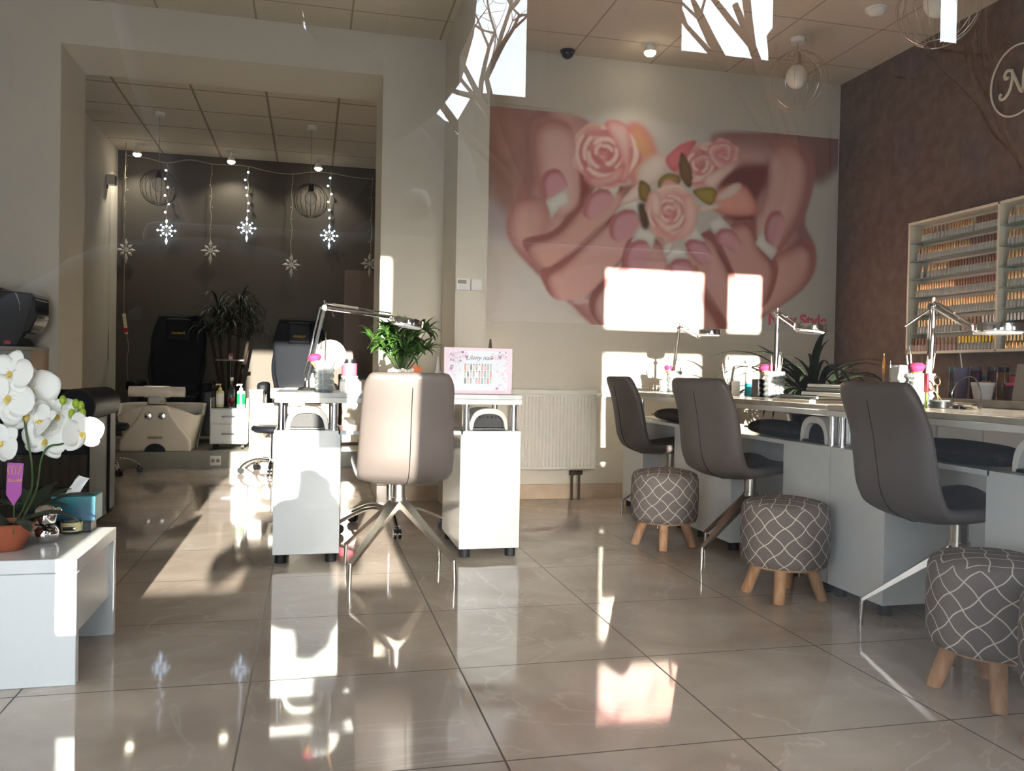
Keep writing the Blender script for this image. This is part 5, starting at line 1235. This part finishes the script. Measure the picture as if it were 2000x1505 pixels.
# in front of the lilac cup: scissors, black pot, roll
p = onX_(1836, DT, 2.36)
t = thing('ink_pot', 'low black pot holding gold scissors on the nearest wall desk', 'pot', (2.36, p.y, DT))
MB().lathe([(.03, 0), (.034, .003), (.036, .03), (.032, .03), (.03, .012), (.001, .011)], n=24).build('pot', BLACKP, t); MB().lathe([(.0365, .026), (.0375, .033), (.031, .033)], n=24, closed=False).build('rim', SMOKE, t)
t = thing('scissors', 'gold-handled scissors standing in the low black pot', 'scissors', (2.365, p.y-.005, DT+.013))
for s_ in (-1, 1):
    m = MB(); m.tube([(0, s_*.012, 0), (0, 0, .05), (0, -s_*.012, .075)], [.001, .004, .003], 6); m.build('blade', GOLD, t)
    m = MB(); m.tube([(0, -s_*.022+.013*math.cos(a), .095+.02*math.sin(a)) for a in [2*PI*k/16 for k in range(17)]], .0028, 6); m.build('handle', GOLD, t)
t.rotation_euler = (-.5, 0, 0)
p = onX_(1812, DT, 2.40)
t = thing('red_file', 'red-handled file leaning against the crystal tumbler', 'file', (2.355, p.y-.045, DT)); MB().box(-.004, .004, -.01, .01, .06, .135).build('handle', RED, t, bevel=.002); MB().box(-.002, .002, -.006, .006, 0, .06).build('blade', YGREEN, t)
p = onX_(1868, DT, 2.36)
t = thing('drill_holder', 'chrome and black electric file on its cradle before the lilac cup', 'tool', (2.40, p.y-.02, DT))
MB().cyl((0, -.05, .016), (0, .07, .016), .0115, n=16).build('handpiece', STEEL, t); MB().cyl((0, -.052, .016), (0, -.03, .016), .013, n=16).build('collar', CHROME, t); MB().box(-.02, .02, .03, .06, 0, .012).build('cradle', BLACKP, t)
MB().tube(smooth_path([(0, .07, .016), (.01, .10, .06), (.02, .06, .115), (.02, .0, .12), (.02, -.035, .06), (.03, -.02, .004)], 5), .0028, 6).build('cable', BLACKP, t)
# middle desk: bottles, black box
for x, h, r, lab, body in ((1437, .115, .024, 'overexposed white tube left of the aqua bottle', WHITE2),):
    p = onX_(x, DT, 2.40); simple_bottle('lotion_tube', lab, 'bottle', (2.40, p.y, DT), r, h, body, WHITE2)
p = onX_(1422, DT, 2.40); t = thing('brush_cup', 'clear cup of slim brushes above the middle chair', 'cup', (2.40, p.y, DT)); MB().lathe([(.024, 0), (.026, .003), (.029, .06), (.027, .06), (.023, .008), (.001, .007)], n=22).build('cup', SMOKE, t); MB().lathe([(.0245, 0), (.0245, .003)], n=22).build('foot', SMOKE, t)
for k, (kd, az, le) in enumerate((('fine', 2.6, .16), ('fine', 4.6, .08), ('pusher', 1.2, .12), ('file', .2, .2))):
    tool(kd, Vector((2.40+.008*math.cos(az), p.y+.008*math.sin(az), DT+.01)), .20, az, le, {'fine': 'dark-tipped slim brush in the clear cup above the middle chair', 'pusher': 'steel pusher in the clear cup above the middle chair', 'file': 'nail file in the clear cup above the middle chair'}[kd], 'tools in the clear cup')
p = onX_(1463, DT, 2.48)
t = thing('spray_bottle', 'white spray bottle with aqua liquid beside the black box', 'bottle', (2.48, p.y, DT)); MB().lathe([(.024, 0), (.026, .003), (.026, .07)], n=22, closed=False).build('liquid', AQUA, t); MB().lathe([(.0255, .07), (.0255, .12), (.012, .15), (.012, .16), (.001, .16)], n=22).build('bottle', WHITE2, t)
m = MB(); m.cyl((0, 0, .16), (0, 0, .19), .011, n=12); m.box(-.03, .012, -.008, .008, .185, .205); m.build('trigger', WHITE2, t)
p = onX_(1482, DT, 2.36)
t = thing('black_block', 'small upright black box between the aqua bottle and the crystal tumbler', 'box', (2.36, p.y, DT)); MB().box(-.025, .025, -.033, .033, 0, .098).build('case', BLACKP, t, bevel=.003); MB().box(-.03, .028, -.036, .036, 0, .008).build('base', BLACKG, t)
p = onX_(1338, DT, 2.36)
t = thing('desk_case', 'low dark case behind the farthest chairs', 'case', (2.38, p.y, DT)); MB().box(-.05, .05, -.06, .05, 0, .045).build('body', BLACKP, t, bevel=.004); MB().box(-.05, .05, -.06, .05, .045, .055).build('lid', BLACKG, t)
p = onX_(1375, DT, 2.36)
t = thing('file_strap', 'looped silver strap showing above the middle chair', 'strap', (2.36, p.y, DT)); MB().tube([(0, .05*math.cos(a), .002+.075*math.sin(a)) for a in [PI*k/16 for k in range(17)]], .004, 6, flat=.4).build('band', STEEL, t); MB().box(-.02, .02, -.06, .06, 0, .004).build('base', SMOKE, t)
# spiky plant in the corner
p = at(1605, 760, X=3.0)
t = thing('spiky_plant', 'dark plant with long arching strap leaves in the corner by the mural', 'plant', (3.02, p.y+.1, 0))
MB().lathe([(.12, 0), (.13, .01), (.16, .62), (.17, .66), (.15, .66), (.001, .6)], n=30).build('pot', BLACKP, t)
rn = random.Random(8); fo = MB()
for k in range(84):
    az = rn.uniform(0, 2*PI); fo.strap((rn.uniform(-.05, .05), rn.uniform(-.05, .05), .62), az, rn.uniform(.45, .85), rn.uniform(.026, .055), rn.uniform(.8, 1.5), rn.uniform(1., 2.2), 10, tw=rn.uniform(-.5, .5), vfold=.3)
fo.build('foliage', DGREEN, t, smooth=180)
# ================================================================== outside, behind the camera: added houses that darken the pane's reflection, bare trees, the photographer
FACADE = mat('darkened_render', (44, 42, 40), .95, spec=.05); ROOF = mat('roof_tile', (50, 40, 36), .95, spec=.05); DGL = mat('dark_window', (30, 32, 36), .6, spec=.1)  # facades coloured near black to keep the pane's reflection dark
def house(label, x0, x1, y, h):  # unseen houses, placed and sized to shape the pane's reflection
    t = thing('added_house', label, 'building', ((x0+x1)/2, y, -.1)); w = (x1-x0)/2
    MB().box(-w, w, -2.2, 0, 0, h).build('walls', FACADE, t, bevel=None); MB().box(-w-.02, w+.02, -2.2, .1, h, h+.2).build('cornice', ROOF, t)
    nx = max(1, int(w*2/1.9)); nz = max(1, int(h/2.9))
    for i in range(nx):
        for j in range(nz):
            cx_ = -w+(i+.5)*2*w/nx; z = 1+2.8*j
            if z+1.4 < h: MB().box(cx_-.45, cx_+.45, .0, .04, z, z+1.4).build('window', DGL, t)
house('shaded added house across the street, left of the low sun', -14, -1.75, -20, 10.2)
house('low shaded added house across the street, right of the low sun', 3.75, 5.6, -20, 7.6)
house('tall shaded added house across the street beside the low house', 5.6, 9.2, -20, 13.2)
house('mid-height added house across the street between two tall ones', 9.2, 13.1, -20, 9.2)
house('tall added house across the street further right', 13.1, 17.05, -20, 13)
house('lower added house far right across the street', 17.05, 19.5, -20, 10.3)
house('tall added house at the far right across the street', 19.5, 31, -20, 14)
def bare_tree(label, x, y, h, seed):
    t = thing('bare_tree', label, 'tree', (x, y, -.1)); rn = random.Random(seed); br = MB()
    def grow(p, d, L, r, lev):
        n = 4; pts = [p]; q = p.copy(); dd = d.copy()
        for i in range(n):
            dd = (dd+Vector((rn.uniform(-.16, .16), rn.uniform(-.16, .16), rn.uniform(-.02, .12)))).normalized(); q = q+dd*(L/n); pts.append(q.copy())
        if lev == 0: MB().tube(pts, [r*(1-.1*i) for i in range(n+1)], 8).build('trunk', BARK, t)
        else: br.tube(pts, [r*(1-.13*i) for i in range(n+1)], 5 if lev < 3 else 3)
        if lev >= 5: return
        for k in range(3 if lev < 4 else 3):
            a = rn.uniform(0, 2*PI); sp = rn.uniform(.35, .8); ax = dd.orthogonal().normalized(); bx = dd.cross(ax)
            nd = (dd*math.cos(sp)+(ax*math.cos(a)+bx*math.sin(a))*math.sin(sp)).normalized()
            grow(pts[rn.choice((2, 3, 4, 4))] if lev else pts[4], nd, L*rn.uniform(.6, .8), r*.55, lev+1)
    grow(Vector((0, 0, 0)), Vector((0, 0, 1)), h*.38, h*.018, 0); br.build('branches', BARK, t, smooth=180)
bare_tree('bare street tree outside, beyond the low added house gap', 4.6, -17, 13, 21)
bare_tree('bare street tree outside, before the mid-height added house', 10.2, -17.5, 15, 5)
bare_tree('second bare street tree outside, at the right', 15.5, -14, 14, 9)
COAT = mat('dark_coat', (26, 26, 30), .85); SKIN = mat('skin', (206, 150, 124), .5); PHONE = RUBBER
t = thing('person', 'crouching person in a dark hooded coat outside the glass, holding a phone', 'person', (-.12, -.5, -.1))
def skin_body(name, chain, m, sub=2):
    """chain: list of (parent index, point, radius)"""
    me = bpy.data.meshes.new(name); me.from_pydata([c[1] for c in chain], [(c[0], i) for i, c in enumerate(chain) if c[0] is not None], []); me.materials.append(m)
    o = bpy.data.objects.new(name, me); COL.objects.link(o); sk = o.modifiers.new('Skin', 'SKIN'); sk.use_smooth_shade = True
    for i, c in enumerate(chain): v = me.skin_vertices[0].data[i]; v.radius = c[2] if isinstance(c[2], tuple) else (c[2], c[2]); v.use_root = (i == 0)
    sb = o.modifiers.new('Subdivision', 'SUBSURF'); sb.levels = sub; sb.render_levels = sub; o.parent = t; return o
def w2(p): return (p[0]+.12, p[1]+.5, p[2]+.1)
A = [(None, w2((-.13, -.58, .30)), (.17, .14)), (0, w2((-.11, -.50, .50)), (.16, .13)), (1, w2((-.06, -.42, .70)), (.15, .11)), (2, w2((.0, -.36, .83)), (.07, .065)), (3, w2((.02, -.34, .95)), (.094, .1)), (4, w2((.03, -.34, 1.06)), (.085, .085)),
     (2, w2((-.22, -.40, .76)), .072), (6, w2((-.40, -.33, .62)), .062), (7, w2((-.22, -.16, .72)), .06), (8, w2((-.075, -.05, .845)), .036),
     (2, w2((.10, -.38, .77)), .07), (10, w2((.19, -.28, .62)), .06), (11, w2((.19, -.14, .75)), .046), (12, w2((.135, -.055, .845)), .034),
     (0, w2((-.28, -.50, .28)), .105), (14, w2((-.39, -.16, .36)), .085), (15, w2((-.36, -.42, .05)), .065), (16, w2((-.37, -.28, -.05)), .05),
     (0, w2((.0, -.50, .28)), .105), (18, w2((.06, -.20, .38)), .085), (19, w2((.05, -.46, .05)), .065), (20, w2((.05, -.32, -.05)), .05)]
skin_body('coat', A, COAT)
f = MB(); f.ball(w2((.025, -.275, .945)), .07, (.85, .75, 1.15), 18); f.ball(w2((.025, -.222, .935)), .012, (.8, 1, 1.2), 8); f.build('dark_face_cover', COAT, t, smooth=180)  # face wrapped in dark cloth, invented to keep its reflection dark
e = MB(); e.ball(w2((.0, -.226, .96)), .009, n=8); e.ball(w2((.05, -.226, .96)), .009, n=8); e.build('eyes', BLACKG, t, smooth=180)
m = MB(); m.ball(w2((-.08, -.30, .84)), .1, (1.2, .6, 1), 14); m.ball(w2((.1, -.32, .84)), .085, (1.1, .6, 1), 14); m.build('coat_collar', COAT, t, smooth=180)
m = MB(); m.tube([w2((.005, -.226, .905)), w2((.025, -.222, .902)), w2((.045, -.226, .905))], .004, 6); m.build('dark_face_fold', COAT, t)
for s_, px_ in ((-1, -.065), (1, .125)):
    H = [(None, w2((px_, -.04, .855)), (.03, .016))]
    for k in range(4):
        a = w2((px_-s_*.012, -.03+.004*k, .842+.018*k)); H.append((0, a, .009)); H.append((len(H)-1, (a[0]-s_*(.03+.004*(k % 3)), a[1]+.012, a[2]+.002), .0085)); H.append((len(H)-1, (a[0]-s_*(.05+.004*(k % 3)), a[1]+.006, a[2]), .0075))
    a = w2((px_, -.045, .835)); H.append((0, a, .011)); H.append((len(H)-1, (a[0]-s_*.03, a[1]-.004, a[2]-.002), .0095))
    skin_body('glove', H, COAT, 1)  # dark gloves invented so the hands reflect black
H = [(None, w2((-.03, -.062, .86)), (.055, .012)), (0, w2((-.008, -.062, .94)), (.052, .012))]  # extra cupped hand added to block the sky's reflection in the pane
for k in range(4):
    x = -.045+.0265*k; H.append((1, w2((x, -.062, .97)), .0165)); H.append((len(H)-1, w2((x, -.06, 1.0)), .016)); H.append((len(H)-1, w2((x, -.056, 1.03+.006*(k in (1, 2)))), .0165))
H.append((0, w2((.025, -.055, .885)), .014)); H.append((len(H)-1, w2((.038, -.045, .91)), .012))
skin_body('glove', H, COAT, 1)
t = thing('phone', 'black phone held level by the crouching person outside the glass', 'phone', (.03, -.016, .84)); MB().box(-.07, .08, -.005, .003, 0, .07).build('body', RUBBER, t, bevel=.003); MB().box(-.065, .075, -.0055, -.005, .004, .066).build('screen', DGL, t)
# unseen plain strip on the glass, inferred from its shadow on the desk
t = thing('window_sticker', 'plain pale film strip stuck on the street window above the camera', 'sticker', (.095, .094, 1.3)); MB().box(-.075, .075, -.001, .001, -.22, .17).build('film', GREYFAB, t)
